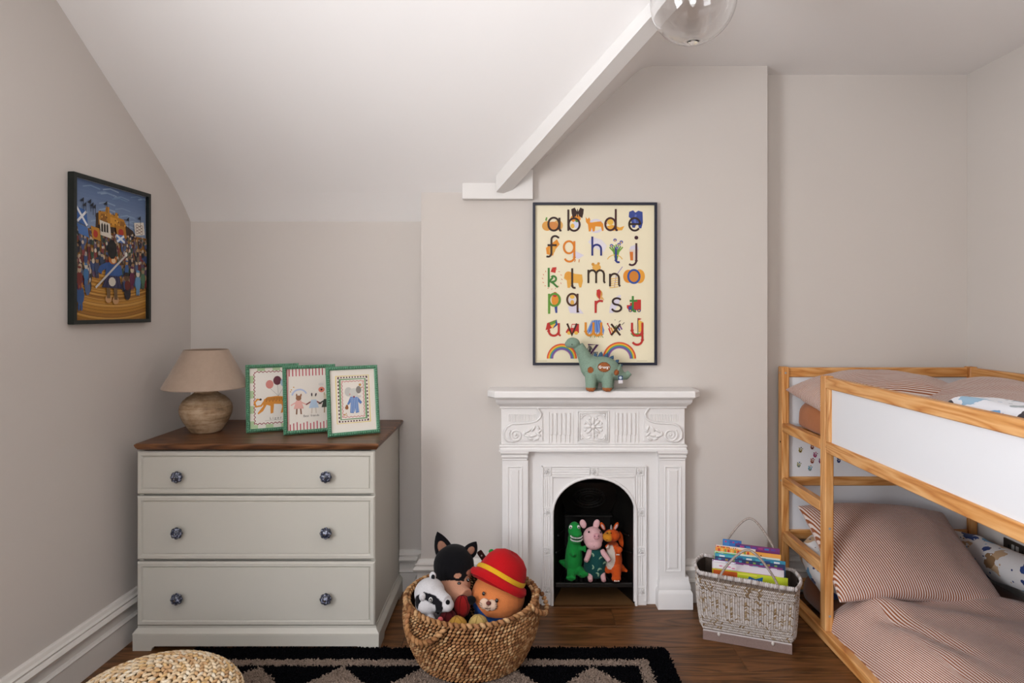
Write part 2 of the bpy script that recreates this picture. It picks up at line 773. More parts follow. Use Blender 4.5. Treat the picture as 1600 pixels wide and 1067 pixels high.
xs = sorted(set([-2.2, -1.0] + [round(-.4 + .008 * i, 4) for i in range(144)] + [.626, 1.0, 2.7]))
ys = sorted(set([-1.7, 0, 1.5] + [round(YA - t, 5) for t, z in PTS] + [round(2.2 + .008 * i, 4) for i in range(150)]))
vs = [(x, y, zceil(x, y)) for y in ys for x in xs]
n = len(xs)
fs = [(j * n + i, j * n + i + 1, (j + 1) * n + i + 1, (j + 1) * n + i) for j in range(len(ys) - 1) for i in range(n - 1)]
c = MB()
c.add(vs, fs)
k0 = len(vs)
c.add([(x, y, z + .05) for x, y, z in vs], [tuple(reversed(f)) for f in fs])
tag(structure(c.build('ceiling', 'ceiling_paint', smooth=18)), 'white ceiling, sloping at the back left and flat on the right')

# valley beam and its wall plate -------------------------------------------
d = Vector((.6076, -.718, .528)).normalized()
w = Vector((.726, .687, 0))
B0 = Vector((X_(775, 3.11), 3.11, Z_(300, 3.11)))
m = MB()
rings = []
for L in (0, 1.25):
    o_ = B0 + d * L
    up = Vector((0, 0, 1))
    hl = .058
    rings.append([tuple(o_), tuple(o_ + w * .083), tuple(o_ + w * .083 + up * .2), tuple(o_ + up * .2)])
m.loft(rings)
tag(structure(m.build('trim_1', 'beam_paint')), 'white painted beam along the valley of the sloped ceiling')
m = MB()
m.box(X_(722, 3.15), X_(833, 3.15), 3.145, YB + .02, Z_(311, 3.15), 2.14, .003)
tag(structure(m.build('trim_2', 'beam_paint')), 'white wall plate under the foot of the beam')

# baseboards -------------------------------------------------------------
SK = [(0, 0), (.026, 0), (.026, .098), (.031, .104), (.026, .112), (.018, .116), (.018, .152), (.032, .155), (.037, .166), (.030, .176),
      (.024, .180), (.027, .188), (.018, .194), (.013, .205), (.008, .21), (0, .21)]
LN = (1, -.038)
m = MB()
m.extrude_profile(SK, (XL(YR), YR), (XL(YA), YA), LN)
structure(m.build('baseboard_left', 'trim_paint', smooth=20))
m = MB()
m.extrude_profile(SK, (XL(YA), YA), (BX0, YA), (0, -1))
m.extrude_profile(SK, (BX1, YA), (XR, YA), (0, -1))
structure(m.build('baseboard_back', 'trim_paint', smooth=20))
m = MB()


def run(pts, outs):
    rr = [[(p[0] + o_[0] * d_, p[1] + o_[1] * d_, z) for d_, z in SK] for p, o_ in zip(pts, outs)]
    m.loft(rr)


run([(BX0, YA), (BX0, YB), (X_(790, 3.15), YB)], [(-1, 0), (-1, -1), (0, -1)])
run([(X_(1070, 3.15), YB), (BX1, YB), (BX1, YA)], [(0, -1), (1, -1), (1, 0)])
structure(m.build('baseboard_chimney', 'trim_paint', smooth=20))
m = MB()
m.extrude_profile(SK, (XR, YR), (XR, YA), (-1, 0))
structure(m.build('baseboard_right', 'trim_paint', smooth=20))
# ================================================================== chest of drawers
paint('dresser_paint', '#bbb7ad', .42, .4, .02, 3.0, .05, 50)
wood('dresser_top_wood', ['#301a0b', '#55321b', '#764d2e'], 0, .36, 1.0, 10, .45, .12)
paint('slot_shade_paint', '#0d0a08', .9, .1)


def knob_mat():
    a = NT('knob_glaze').set(.25, .6)
    v = a.coord()
    at_ = a.n('Attribute', attribute_name='Col')
    n = a.noise(v, 130, 2, .5)
    f = a.math('GREATER_THAN', n, .57)
    a.base(a.mix(f, at_.outputs['Color'], '#8d92a6'))
    return a.m


knob_mat()
DXL, DXR = -1.632, -.587
YF = 2.735
dr = thing('chest_of_drawers', 'cream painted chest of three drawers with dark brown wooden top in the left alcove', 'dresser', (-1.11, 3.0, 0))
ZT_ = .882
m = MB()
bx0, bx1 = X_(217, YF), X_(586.5, YF)
m.box(bx0, bx0 + .02, YF + .004, 3.285, .08, ZT_ - .03, .002)
m.box(bx1 - .02, bx1, YF + .004, 3.285, .08, ZT_ - .03, .002)
m.box(bx0, bx1, 3.27, 3.285, .08, ZT_ - .03)
m.box(bx0, bx1, YF + .02, 3.285, .08, .1)
for zz in (.656, .376):
    m.box(bx0 + .01, bx1 - .01, YF + .02, 3.27, zz - .008, zz + .008)
body = m.build('body', 'dresser_paint', dr, 20)
m = MB()
m.box(bx0 + .02, bx1 - .02, YF + .05, 3.2, ZT_ - .04, ZT_ - .031)
m.build('slot_shade_sheet', 'slot_shade_paint', dr)  # near-black sheet that paints the shade in the slot under the top
# moulded top
TP = [(0, 0), (.012, .004), (.018, .012), (.022, .022), (.022, .026), (.016, .03), (0, .03)]
m = MB()
tx0, tx1, ty0, ty1 = X_(209, 2.70) + .022, X_(591, 2.70) - .022, 2.70 + .022, 3.295
rings = []
for d_, z in TP:
    rings.append([(tx0 - d_, ty0 - d_, ZT_ - .03 + z), (tx1 + d_, ty0 - d_, ZT_ - .03 + z), (tx1 + d_, ty1, ZT_ - .03 + z), (tx0 - d_, ty1, ZT_ - .03 + z)])
m.loft(rings)
m.build('top', 'dresser_top_wood', dr, 25)
# plinth with cut-out feet and moulding
m = MB()
px0, px1 = DXL, DXR
pf = 2.716
cut = [(px0, 0), (px0 + .078, 0), (px0 + .082, .012), (px0 + .092, .02), (px1 - .092, .02), (px1 - .082, .012), (px1 - .078, 0), (px1, 0), (px1, .068), (px0, .068)]
m.prism(cut, pf, pf + .022)
for sx in (px0, px1 - .022):
    sp = [(pf + .0225, 0), (pf + .11, 0), (pf + .125, .02), (3.19, .02), (3.2, 0), (3.29, 0), (3.29, .068), (pf + .0225, .068)]
    m.prism(sp, sx, sx + .022, 'yz')
MP = [(0, .066), (.018, .066), (.018, .072), (.010, .083), (.004, .09), (.003, .1), (0, .1)]
rr = []
for p, o_ in zip([(bx0, 3.29), (bx0, pf + .02), (bx1, pf + .02), (bx1, 3.29)], [(-1, 0), (-1, -1), (1, -1), (1, 0)]):
    rr.append([(p[0] + o_[0] * d_, p[1] + o_[1] * d_, z) for d_, z in MP])
m.loft(rr)
m.build('plinth', 'dresser_paint', dr, 25)


def drawer(z0, z1, dy, name, kz, tilt=0.0):
    m = MB()
    x0, x1 = bx0 - .001, bx1 + .001
    y = YF - .014 - dy
    # raised front: outer lip, cove, flat field
    P = [(0, .02), (0, .006), (.006, .0), (.018, 0), (.024, .006), (.026, .002)]
    rings = []
    for i_, dep in P:
        rings.append([(x0 + i_, y + dep, z0 + i_), (x1 - i_, y + dep, z0 + i_), (x1 - i_, y + dep, z1 - i_), (x0 + i_, y + dep, z1 - i_)])
    m.loft(rings)
    o = m.build(name, 'dresser_paint', dr, 20)
    if dy:
        pass
    bxm = MB()
    bxm.box(x0 + .03, x1 - .03, y + .02, y + .45, z0 + .02, z1 - .03)
    for kx in (X_(283, YF), X_(513, YF)):
        k = MB()
        Mx = T(kx, y + .002, kz) @ R(PI / 2, 'X')
        k.lathe([(.0095, 0), (.0085, .006), (.0075, .012)], 14, '#6d5a3e', Mx)
        k.lathe([(.008, .011), (.018, .014), (.0235, .021), (.0245, .027), (.021, .035), (.013, .041), (.005, .043)], 32, '#272c3c', Mx, lobes=8, amp=.16)
        k.lathe([(.0045, .042), (.0045, .045), (.002, .047)], 10, '#3a2d20', Mx)
        k.build('knob', 'knob_glaze', o, 40)
    return o


drawer(.663, .846, .0, 'drawer', Z_(742, YF))
drawer(.385, .655, .0, 'drawer', Z_(828.5, YF))
drawer(.104, .375, .0, 'drawer', Z_(930, YF))

# ================================================================== table lamp
def lamp_ceramic():
    a = NT('lamp_ceramic').set(.6, .3)
    v = a.coord('Object', (1, 1, 9))
    n = a.noise(v, 7, 4, .65)
    v2 = a.coord()
    n2 = a.noise(v2, 14, 4, .7)
    f = a.math('ADD', a.math('MULTIPLY', n, .55), a.math('MULTIPLY', n2, .5))
    a.base(a.ramp(f, [(.36, '#66523e'), (.5, '#987c5f'), (.62, '#b49c81')]))
    a.bump(f, .4, .004)


def linen(name, c, s=900):
    a = NT(name).set(.9, .15, 0, .2)
    v = a.coord()
    n = a.noise(v, 50, 4, .6)
    n2 = a.noise(v, s, 2)
    lc = lin(c)
    a.base(a.mix(a.math('ADD', a.math('MULTIPLY', n, .6), a.math('MULTIPLY', n2, .4)), tuple(x * .82 for x in lc), tuple(min(1, x * 1.12) for x in lc)))
    a.bump(n2, .3, .0008)


lamp_ceramic()
linen('shade_linen', '#a89382')
paint('brass_dark', '#3b3026', .4, .5)
LX, LY = -1.448, 2.98
la = thing('table_lamp', 'table lamp with taupe linen shade and rough stoneware base on the chest of drawers', 'lamp', (LX, LY, ZT_))
m = MB()
PR = [(.0, 0), (.062, 0), (.068, .004), (.078, .02), (.1, .055), (.112, .085), (.1145, .105), (.111, .125), (.1, .145), (.082, .162), (.062, .174), (.052, .182), (.05, .192), (.056, .2), (.05, .204), (0, .204)]
PP = []
for (r0, z0), (r1, z1) in zip(PR, PR[1:]):
    for i in range(3):
        q = i / 3
        PP.append((r0 + (r1 - r0) * q, z0 + (z1 - z0) * q))
PP.append(PR[-1])
m.lathe(PP[1:], 40)
m.build('base', 'lamp_ceramic', la, 60, world=False)
m = MB()
m.lathe([(.012, .2), (.012, .26), (.016, .262), (.016, .31), (.012, .312)], 14)
m.tube([(0.012, 0, .262), (.05, 0, .30), (.088, 0, .362)], .002, 6)
m.tube([(-0.012, 0, .262), (-.05, 0, .30), (-.088, 0, .362)], .002, 6)
m.build('lamp_holder', 'brass_dark', la, 40, world=False)
m = MB()
zb, zt = Z_(605, LY) - ZT_, Z_(546, LY) - ZT_
sp = [(.186, zb), (.187, zb + .004), (.141, (zb + zt) / 2), (.0965, zt - .003), (.095, zt), (.092, zt - .002), (.137, (zb + zt) / 2 - .003), (.183, zb + .002)]
m.lathe(sp, 56, cap=(False, False))
m.f += [(7 * 56 + j, 7 * 56 + (j + 1) % 56, (j + 1) % 56, j) for j in range(56)]
m.c += [None] * 56
m.build('shade', 'shade_linen', la, 40, world=False)

# ================================================================== pendant lamp
def glass():
    a = NT('clear_glass').set(.03, .5)
    a.p.inputs['Transmission Weight'].default_value = 1.0
    a.p.inputs['IOR'].default_value = 1.45
    a.base((.98, .98, .98))


glass()
paint('pewter', '#8d8a86', .35, .5)
paint('bulb_frost', '#dcdad6', .3, .5)
gc = (X_(1083, 2.0), 2.0, Z_(1, 2.0))
pe = thing('pendant_lamp', 'clear glass globe pendant lamp hanging from the ceiling above the fireplace', 'lamp', gc)
m = MB()
gr = .1325
prof = []
for i in range(3, 33):
    t = PI * i / 34
    prof.append((gr * math.sin(t), gr * math.cos(t)))
inner = [(r - .0022 if r > .003 else .001, z * .983) for r, z in prof]
pr = prof + [(.012, -gr - .001), (.006, -gr - .006), (.001, -gr - .007)]
m.lathe([(r, z) for r, z in reversed(pr)], 56, cap=(True, False))
m.lathe(inner, 56, cap=(False, True))
m.build('glass_globe', 'clear_glass', pe, 60, world=False, fix=False)
m = MB()
m.lathe([(.045, .115), (.045, .15), (.038, .158), (.01, .16), (.01, ZC - gc[2] - .03), (.05, ZC - gc[2] - .026), (.055, ZC - gc[2] - .001)], 28)
m.lathe([(.018, .05), (.02, .055), (.02, .118)], 20)
m.build('ceiling_fitting', 'pewter', pe, 40, world=False)
m = MB()
m.lathe([(.002, -.021), (.009, -.012), (.0145, .008), (.016, .03), (.013, .055)], 18)
m.build('bulb', 'bulb_frost', pe, 60, world=False)

# ================================================================== fireplace
paint('iron_white', '#e2dfdd', .38, .45, .02, 8.0, .18, 160)


def iron_black():
    a = NT('iron_black').set(.42, .5)
    v = a.coord()
    n = a.noise(v, 12, 4, .7)
    a.base(a.ramp(n, [(.3, '#060504'), (.7, '#15120f')]))
    a.bump(a.noise(v, 90, 3), .3, .002)


iron_black()
paint('hearth_tile', '#6a4c2e', .5, .3, .15, 18, .1, 60)
fp = thing('fireplace', 'white painted cast-iron fireplace with arched opening on the chimney breast', 'fireplace', (FX, 3.15, 0))


def xz(px0, px1, py0, py1, Y):
    return X_(px0, Y), X_(px1, Y), Z_(py1, Y), Z_(py0, Y)


# shelf
ys_ = 3.03
x0, x1, z0, z1 = xz(761, 1098, 611, 623, ys_)
SH = z1
m = MB()
out = [(x0 + .004, YB), (x0, ys_ + .05), (x0 + .035, ys_), (x1 - .035, ys_), (x1, ys_ + .05), (x1 - .004, YB)]
rings = []
for q, z in ((.006, z0), (0, z0 + .006), (0, z1 - .008), (.004, z1 - .002), (.01, z1)):
    cx = (x0 + x1) / 2
    rings.append([(x + (q if x < cx else -q), y_ + (q if y_ < YB - .001 else 0), z) for x, y_ in out])
m.loft(rings)
m.build('shelf', 'iron_white', fp, 30)
# cornice (cove) under the shelf
yf = 3.12
CO = [(.055, 0), (.055, -.006), (.047, -.01), (.044, -.022), (.034, -.034), (.018, -.042), (.012, -.05), (.012, -.056), (0, -.06)]
x0, x1, zb_, zt_ = xz(783, 1070, 624, 694, yf)
ztop = z0
m = MB()
rr = []
for d_, z in CO:
    rr.append([(x0 - d_ * .55, YB, ztop + z), (x0 - d_ * .55, yf - d_, ztop + z), (x1 + d_ * .55, yf - d_, ztop + z), (x1 + d_ * .55, YB, ztop + z)])
m.loft(rr)
m.build('cornice', 'iron_white', fp, 30)
# frieze slab with ledge
m = MB()
zf0 = Z_(694, yf)
m.box(x0, x1, yf, YB, zf0, ztop - .05, .002)
m.build('frieze', 'iron_white', fp, 30)
m = MB()
LP = [(0, .0), (.012, -.001), (.016, -.008), (.010, -.014), (.012, -.022), (.02, -.026), (.02, -.032), (0, -.033)]
rr = []
for d_, z in LP:
    rr.append([(x0 - d_ * .5, YB, zf0 + z), (x0 - d_ * .5, yf - d_, zf0 + z), (x1 + d_ * .5, yf - d_, zf0 + z), (x1 + d_ * .5, YB, zf0 + z)])
m.loft(rr)
m.build('ledge', 'iron_white', fp, 25)


def cp(u, v, Y):
    """point of the fireplace close-up (740,580 origin, 2.808 px per px) at depth Y"""
    px, py = 740 + u / 2.808, 580 + v / 2.808
    return (X_(px, Y), Y, Z_(py, Y))


def fluted(u0, u1, v0, v1, nfl, name):
    m = MB()
    a, c = cp(u0, v0, yf), cp(u1, v1, yf)
    wd = (c[0] - a[0]) / nfl
    for i in range(nfl):
        xc = a[0] + wd * (i + .5)
        zs = [a[2], a[2] - .002, c[2] + .03, c[2] + .028, c[2]]
        m.box(xc - wd * .36, xc + wd * .16, yf - .007, yf + .002, c[2] + (.035 if i % 1 == 0 else 0), a[2], .003)
        m.box(xc - wd * .18, xc - wd * .02, yf - .006, yf + .002, c[2], c[2] + .04, .002)
    # frame bead
    for (p, q, r, s_) in ((a[0] - .006, a[0] - .002, c[2] - .004, a[2] + .004), (c[0] + .002, c[0] + .006, c[2] - .004, a[2] + .004)):
        m.box(p, q, yf - .004, yf + .002, r, s_, .001)
    m.build(name, 'iron_white', fp, 30)


fluted(334, 432, 182, 312, 5, 'fluted_panel')
fluted(622, 718, 182, 312, 5, 'fluted_panel')


def rosette(m, c, r, y, petals=8, dep=.008):
    m.ell((c[0], y - dep * .5, c[2]), (r * .2, dep, r * .2), 12, 7)
    for k in range(petals):
        a_ = 2 * PI * k / petals
        m.ell((c[0] + r * .52 * math.cos(a_), y, c[2] + r * .52 * math.sin(a_)), (r * .34, dep * .7, r * .13), 10, 6, rot=(0, -a_, 0))
        b_ = a_ + PI / petals
        m.ell((c[0] + r * .8 * math.cos(b_), y, c[2] + r * .8 * math.sin(b_)), (r * .12, dep * .6, r * .12), 8, 5)


m = MB()
c0 = cp(524, 243, yf)
hw = (cp(592, 243, yf)[0] - cp(456, 243, yf)[0]) / 2
for q, t_ in ((1.0, .003), (.88, .0025)):
    for sx in (-1, 1):
        m.box(c0[0] + sx * hw * q - t_, c0[0] + sx * hw * q + t_, yf - .006, yf + .002, c0[2] - hw * q, c0[2] + hw * q, .0015)
        m.box(c0[0] - hw * q, c0[0] + hw * q, yf - .006, yf + .002, c0[2] + sx * hw * q - t_, c0[2] + sx * hw * q + t_, .0015)
rosette(m, c0, hw * .72, yf - .002, 8, .009)
for sx in (-1, 1):
    for sz in (-1, 1):
        m.tube([(c0[0] + sx * hw * (.45 + .3 * math.cos(q)), yf - .002, c0[2] + sz * hw * (.5 + .28 * math.sin(q))) for q in [i * .45 for i in range(9)]], lambda t: .004 * (1 - .6 * t) + .001, 6)
        m.ell((c0[0] + sx * hw * .74, yf - .002, c0[2] + sz * hw * .74), (.007, .006, .007), 8, 5)
for q in range(5):
    m.ell((c0[0], yf - .002, c0[2] - hw * (.55 + .07 * q)), (.011 - .0018 * q, .006, .004), 8, 5)
m.build('rosette_panel', 'iron_white', fp, 50)


def console(sgn, name):
    """scrolled block at an end of the frieze; sgn -1 left, 1 right"""
    def q(u, v, Y=yf):
        uu = u if sgn < 0 else 1048 - u
        return cp(uu, v, Y)
    m = MB()
    # S-shaped projecting edge
    S = [(262, 128), (268, 150), (285, 168), (296, 186), (292, 204), (276, 218), (250, 226), (205, 230), (170, 231), (146, 244), (134, 268), (136, 292), (150, 306), (175, 309)]
    sm = []
    for i in range(len(S) - 1):
        for t in (0, .5):
            sm.append((S[i][0] + (S[i + 1][0] - S[i][0]) * t, S[i][1] + (S[i + 1][1] - S[i][1]) * t))
    sm.append(S[-1])
    m.tube([q(u, v, yf - .006) for u, v in sm], .0055, 8)
    # raised field under the scroll
    fld = [(302, 200), (302, 305), (140, 305), (134, 268), (146, 246), (172, 234), (250, 229), (280, 218), (294, 204)]
    m.prism([(q(u, v)[0], q(u, v)[2]) for u, v in fld], yf - .007, yf + .002)
    # volute
    cu, cv = 184, 279
    pts = []
    for i in range(44):
        a_ = i * .32
        rr_ = 31 * (1 - i / 46)
        pts.append(q(cu + rr_ * math.cos(a_ + 2.4), cv - rr_ * math.sin(a_ + 2.4), yf - .009))
    m.tube(pts, lambda t: .0052 - .0022 * t, 7)
    m.ell(q(cu, cv, yf - .009), (.006, .006, .006), 10, 6)
    # acanthus leaves
    for (u, v, a_, L) in ((238, 262, .5, 17), (262, 252, 1.0, 16), (284, 250, 1.9, 14), (236, 284, -.3, 17), (262, 282, .2, 16), (284, 276, 2.4, 15), (250, 296, -.2, 12), (276, 297, .4, 13), (222, 272, 1.3, 12), (290, 262, .9, 10)):
        c_ = q(u, v, yf - .009)
        m.ell(c_, (L / 2.808 * yf / 1000, .007, .0062), 10, 6, rot=(0, (-a_ if sgn < 0 else a_ + PI), 0))
    m.build(name, 'iron_white', fp, 45)
    # reeded ground above the scroll
    m = MB()
    a, c_ = q(150, 188), q(276, 222)
    xa, xb = min(a[0], c_[0]), max(a[0], c_[0])
    nn = 18
    for i in range(nn):
        xm = xa + (xb - xa) * (i + .5) / nn
        m.box(xm - (xb - xa) / nn * .3, xm + (xb - xa) / nn * .3, yf - .003, yf + .001, c_[2], a[2], .001)
    m.build('reeded_panel', 'iron_white', fp, 30)


console(-1, 'scroll_block')
console(1, 'scroll_block')

# field plate between the pilasters with the arched opening
ypl = 3.15
arch_n = 40
ax0, ax1 = X_(864.6, 3.14), X_(992, 3.14)
acx, ahw = (ax0 + ax1) / 2, (ax1 - ax0) / 2
zsp = Z_(803, 3.14)
arise = Z_(747, 3.14) - zsp


def arch_pt(t, k=1.0, y=3.14, dx=0.0, zs=None):
    """t from 0 (left foot) to 1 (right foot) round the opening"""
    zs = zsp if zs is None else zs
    leg = .34
    if t < leg:
        return (acx - ahw * k + dx, y, zs * t / leg)
    if t > 1 - leg:
        return (acx + ahw * k + dx, y, zs * (1 - t) / leg)
    a_ = PI * (1 - (t - leg) / (1 - 2 * leg))
    return (acx + ahw * k * math.cos(a_) + dx, y, zs + (arise * k) * math.sin(a_))


def plate(px0, px1, pytop, y, name, inner_k, y_back, mat='iron_white'):
    X0, X1, ZTP = X_(px0, y), X_(px1, y), Z_(pytop, y)
    inn, outr = [], []
    for i in range(arch_n + 1):
        p = arch_pt(i / arch_n, inner_k, y)
        inn.append(p)
        # push outward from the arch centre to the rectangle
        if p[2] <= zsp:
            outr.append((X0 if p[0] < acx else X1, y, p[2]))
        else:
            dx, dz = p[0] - acx, p[2] - zsp
            s_ = min((X1 - acx) / abs(dx) if abs(dx) > 1e-6 else 1e9, (ZTP - zsp) / dz if dz > 1e-6 else 1e9)
            outr.append((acx + dx * s_, y, zsp + dz * s_))
    m = MB()
    V, F = inn + outr, []
    n_ = arch_n + 1
    for i in range(arch_n):
        F.append((i, i + 1, n_ + i + 1, n_ + i))
    # corner fills are flat with the strip; add the two top corners
    V += [(X0, y, ZTP), (X1, y, ZTP)]
    for i in range(arch_n):
        a_, c_ = outr[i], outr[i + 1]
        if abs(a_[0] - X0) < 1e-6 and abs(c_[2] - ZTP) < 1e-6 and abs(c_[0] - X0) > 1e-6:
            F.append((n_ + i, n_ + i + 1, 2 * n_))
        if abs(a_[2] - ZTP) < 1e-6 and abs(c_[0] - X1) < 1e-6 and abs(a_[0] - X1) > 1e-6:
            F.append((n_ + i, n_ + i + 1, 2 * n_ + 1))
    m.add(V, F)
    # reveal and outer sides
    m.loft([[(p[0], y, p[2]) for p in inn], [(p[0], y_back, p[2]) for p in inn]], cap=(False, False), closed=False)
    m.add([(X0, y, 0), (X0, y, ZTP), (X1, y, ZTP), (X1, y, 0), (X0, y_back, 0), (X0, y_back, ZTP), (X1, y_back, ZTP), (X1, y_back, 0)],
          [(0, 1, 5, 4), (1, 2, 6, 5), (2, 3, 7, 6)])
    return m.build(name, mat, fp, 25, fix=False)


plate(800, 1052, 700, ypl, 'field_plate', 1.12, YB)
plate(846, 1010, 728, 3.138, 'insert_plate', 1.0, YB + .02)
# lip round the arch
m = MB()
m.tube([arch_pt(i / 60, 1.03, 3.136) for i in range(61)], .0075, 8)
m.build('arch_moulding', 'iron_white', fp, 60)
# ornament band of the insert: beads and square rosettes
m = MB()
yi = 3.138


def bead(u0, v0, u1, v1, r=.0034):
    a, c = cp(u0, v0, yi), cp(u1, v1, yi)
    m.tube([a, c], r, 6)


for u in (303, 344, 706, 755):
    bead(u, 418 if u in (303, 755) else 462, u, 1008, .006)
for v in (418, 462):
    bead(303 if v == 418 else 344, v, 755 if v == 418 else 706, v, .006)
for u in (313, 322, 332, 718, 728, 738):
    for v0, v1 in ((462, 594), (640, 766), (812, 936)):
        bead(u, v0, u, v1)
for v in (430, 440, 450):
    bead(345, v, 505, v)
    bead(548, v, 702, v)
m.build('reeded_band', 'iron_white', fp, 60)
for (u, v) in ((322, 440), (728, 440), (526, 440), (322, 617), (731, 617), (322, 790), (735, 790), (322, 960), (738, 965)):
    m = MB()
    c_ = cp(u, v, yi)
    h = .019
    for sx in (-1, 1):
        m.box(c_[0] + sx * h - .0015, c_[0] + sx * h + .0015, yi - .006, yi + .001, c_[2] - h, c_[2] + h, .001)
        m.box(c_[0] - h, c_[0] + h, yi - .004, yi + .001, c_[2] + sx * h - .0015, c_[2] + sx * h + .0015, .001)
    rosette(m, c_, h * .9, yi - .001, 6, .009)
    m.build('rosette', 'iron_white', fp, 50)


# pilasters
def pilaster(u0, u1, pu0, pu1, cu0, cu1, bu0, bu1):
    yp = 3.118
    m = MB()
    a, c_ = cp(u0, 392, yp), cp(u1, 905, yp)
    m.box(a[0], c_[0], yp, YB, c_[2] - .02, a[2] + .002, .002)
    pil = m.build('pilaster', 'iron_white', fp, 30)
    m = MB()
    a, c_ = cp(pu0, 416, yp), cp(pu1, 880, yp)
    rings = []
    for i_, d_ in ((0, .001), (.002, -.004), (.005, -.004), (.009, .0005), (.017, .0005), (.021, -.005), (.024, -.005)):
        rings.append([(a[0] + i_, yp + d_, c_[2] + i_), (c_[0] - i_, yp + d_, c_[2] + i_), (c_[0] - i_, yp + d_, a[2] - i_), (a[0] + i_, yp + d_, a[2] - i_)])
    m.loft(rings)
    m.build('sunk_panel', 'iron_white', pil, 20)
    m = MB()
    a, c_ = cp(cu0, 344, yp), cp(cu1, 392, yp)
    h = a[2] - c_[2]
    rr = []
    for d_, q in ((.0, 0), (.004, .06), (.004, .2), (.010, .3), (.012, .42), (.007, .5), (.013, .6), (.018, .75), (.018, .9), (.012, 1)):
        e = .012 - d_ * .6
        rr.append([(a[0] + e, YB, c_[2] + h * q), (a[0] + e, yp - d_, c_[2] + h * q), (c_[0] - e, yp - d_, c_[2] + h * q), (c_[0] - e, YB, c_[2] + h * q)])
    m.loft(rr)
    m.build('capital', 'iron_white', fp, 30)
    m = MB()
    yb_ = 3.118
    a, c_ = cp(bu0, 905, yb_), cp(bu1, 1030, yb_)
    h = a[2]
    rr = []
    for d_, q in ((.028, 0), (.028, .5), (.024, .56), (.014, .62), (.016, .7), (.010, .82), (.003, .9), (.0015, 1.02)):
        e = (.028 - d_) * .55
        rr.append([(a[0] + e, YB, h * q), (a[0] + e, yb_ - d_, h * q), (c_[0] - e, yb_ - d_, h * q), (c_[0] - e, YB, h * q)])
    m.loft(rr)
    m.build('plinth_block', 'iron_white', fp, 30)


pilaster(125, 240, 148, 215, 117, 243, 108, 252)
pilaster(815, 930, 838, 912, 805, 937, 804, 956)

# firebox
m = MB()
yb0, yb1 = 3.152, 3.40
R0, R1 = [], []
for i in range(arch_n + 1):
    t = i / arch_n
    R0.append(arch_pt(t, 1.0, yb0))
    p = arch_pt(t, .60, yb1)
    R1.append((p[0] - .004, yb1, min(p[2], .56) if p[2] > zsp else p[2]))
m.loft([R0, R1], cap=(False, False), closed=False)
m.add([R1[i] for i in range(arch_n + 1)], [tuple(range(arch_n + 1))])
m.build('firebox', 'iron_black', fp, 30, fix=False)
m = MB()
m.add([(ax0, 3.13, .004), (ax1, 3.13, .004), (acx + .14, 3.42, .004), (acx - .14, 3.42, .004)], [(0, 1, 2, 3)])
m.build('hearth', 'hearth_tile', fp, fix=False)
# leaning back plate with oval relief and shelf edge
m = MB()
zl = Z_(805, 3.36)
bw = .118
m.box(acx - bw - .012, acx + bw + .004, 3.345, 3.40, zl - .006, zl + .004, .002)
lean = [(acx - bw, 3.38, zl), (acx + bw - .01, 3.38, zl), (acx + bw + .035, 3.30, zl + .13), (acx + bw - .01, 3.25, zl + .2), (acx - bw, 3.25, zl + .2), (acx - bw - .04, 3.30, zl + .13)]
m.add(lean + [(p[0], p[1] + .012, p[2]) for p in lean], [tuple(range(6)), (11, 10, 9, 8, 7, 6)] + [(i, (i + 1) % 6, 6 + (i + 1) % 6, 6 + i) for i in range(6)])
def lp(a_, rx, rz):
    z = .105 + rz * math.sin(a_)
    return (acx - .005 + rx * math.cos(a_), 3.38 - z * .65 - .001, zl + z)
for rx, rz, t_ in ((.088, .06, .003), (.066, .043, .0035), (.05, .03, .0025), (.025, .014, .002)):
    m.tube([lp(2 * PI * i / 36, rx, rz) for i in range(36)], t_, 6, closed=True)
for i in range(28):
    a_ = 2 * PI * i / 28
    m.tube([lp(a_, .07, .046), lp(a_, .082, .056)], .0018, 5)
m.build('back_plate', 'iron_black', fp, 40)
m = MB()
for s_ in (-1, 1):
    m.tube([(acx + s_ * .175, 3.17, .33), (acx + s_ * .125, 3.36, .30)], .004, 6)
    m.tube([(acx + s_ * .185, 3.16, .25), (acx + s_ * .125, 3.36, .2)], .004, 6)
tag(m.build('side_ribs', 'iron_black', fp, 40), kind='stuff')
# grate
gz = .105
m = MB()
m.box(acx - .19, acx + .19, 3.145, 3.165, gz - .022, gz, .003)
m.build('grate_rail', 'iron_black', fp, 30)
m = MB()
m.box(acx - .13, acx + .13, 3.36, 3.38, gz - .02, gz, .003)
m.build('grate_rail', 'iron_black', fp, 30)
for i in range(15):
    m = MB()
    xx = -.17 + .34 * i / 14
    m.tube([(acx + xx, 3.155, gz - .006), (acx + xx * .72, 3.37, gz - .006)], .006, 6)
    m.build('grate_bar', 'iron_black', fp, 60)
# ================================================================== pictures
attr_mat('print_ink', .55, .3)
paint('frame_navy', '#12162a', .4, .45, .03)
paint('frame_black_green', '#0b1410', .4, .45, .03)
paint('frame_green', '#578c6e', .38, .5, .04, 30, 0, 120)
paint('card_white', '#dcd5cb', .7, .2, .01)
paint('card_cream', '#e4dabd', .6, .3, .02, 3, .03)
paint('kraft', '#7a5f42', .8, .1)


def frame_mitred(m, w, h, fw, dep, z0=0.0, prof=None):
    """mitred frame in its own x/y plane (origin lower left), z towards the viewer"""
    prof = prof or [(0, 0), (0, dep), (fw, dep), (fw, dep * .55)]
    rings = []
    for i_, z in prof:
        rings.append([(i_, i_, z0 + z), (w - i_, i_, z0 + z), (w - i_, h - i_, z0 + z), (i_, h - i_, z0 + z)])
    m.loft(rings, cap=(False, False))


def place(o_list_matrix, mb):
    mb.M = None
    mb.v = [tuple(o_list_matrix @ Vector(p)) for p in mb.v]
    return mb


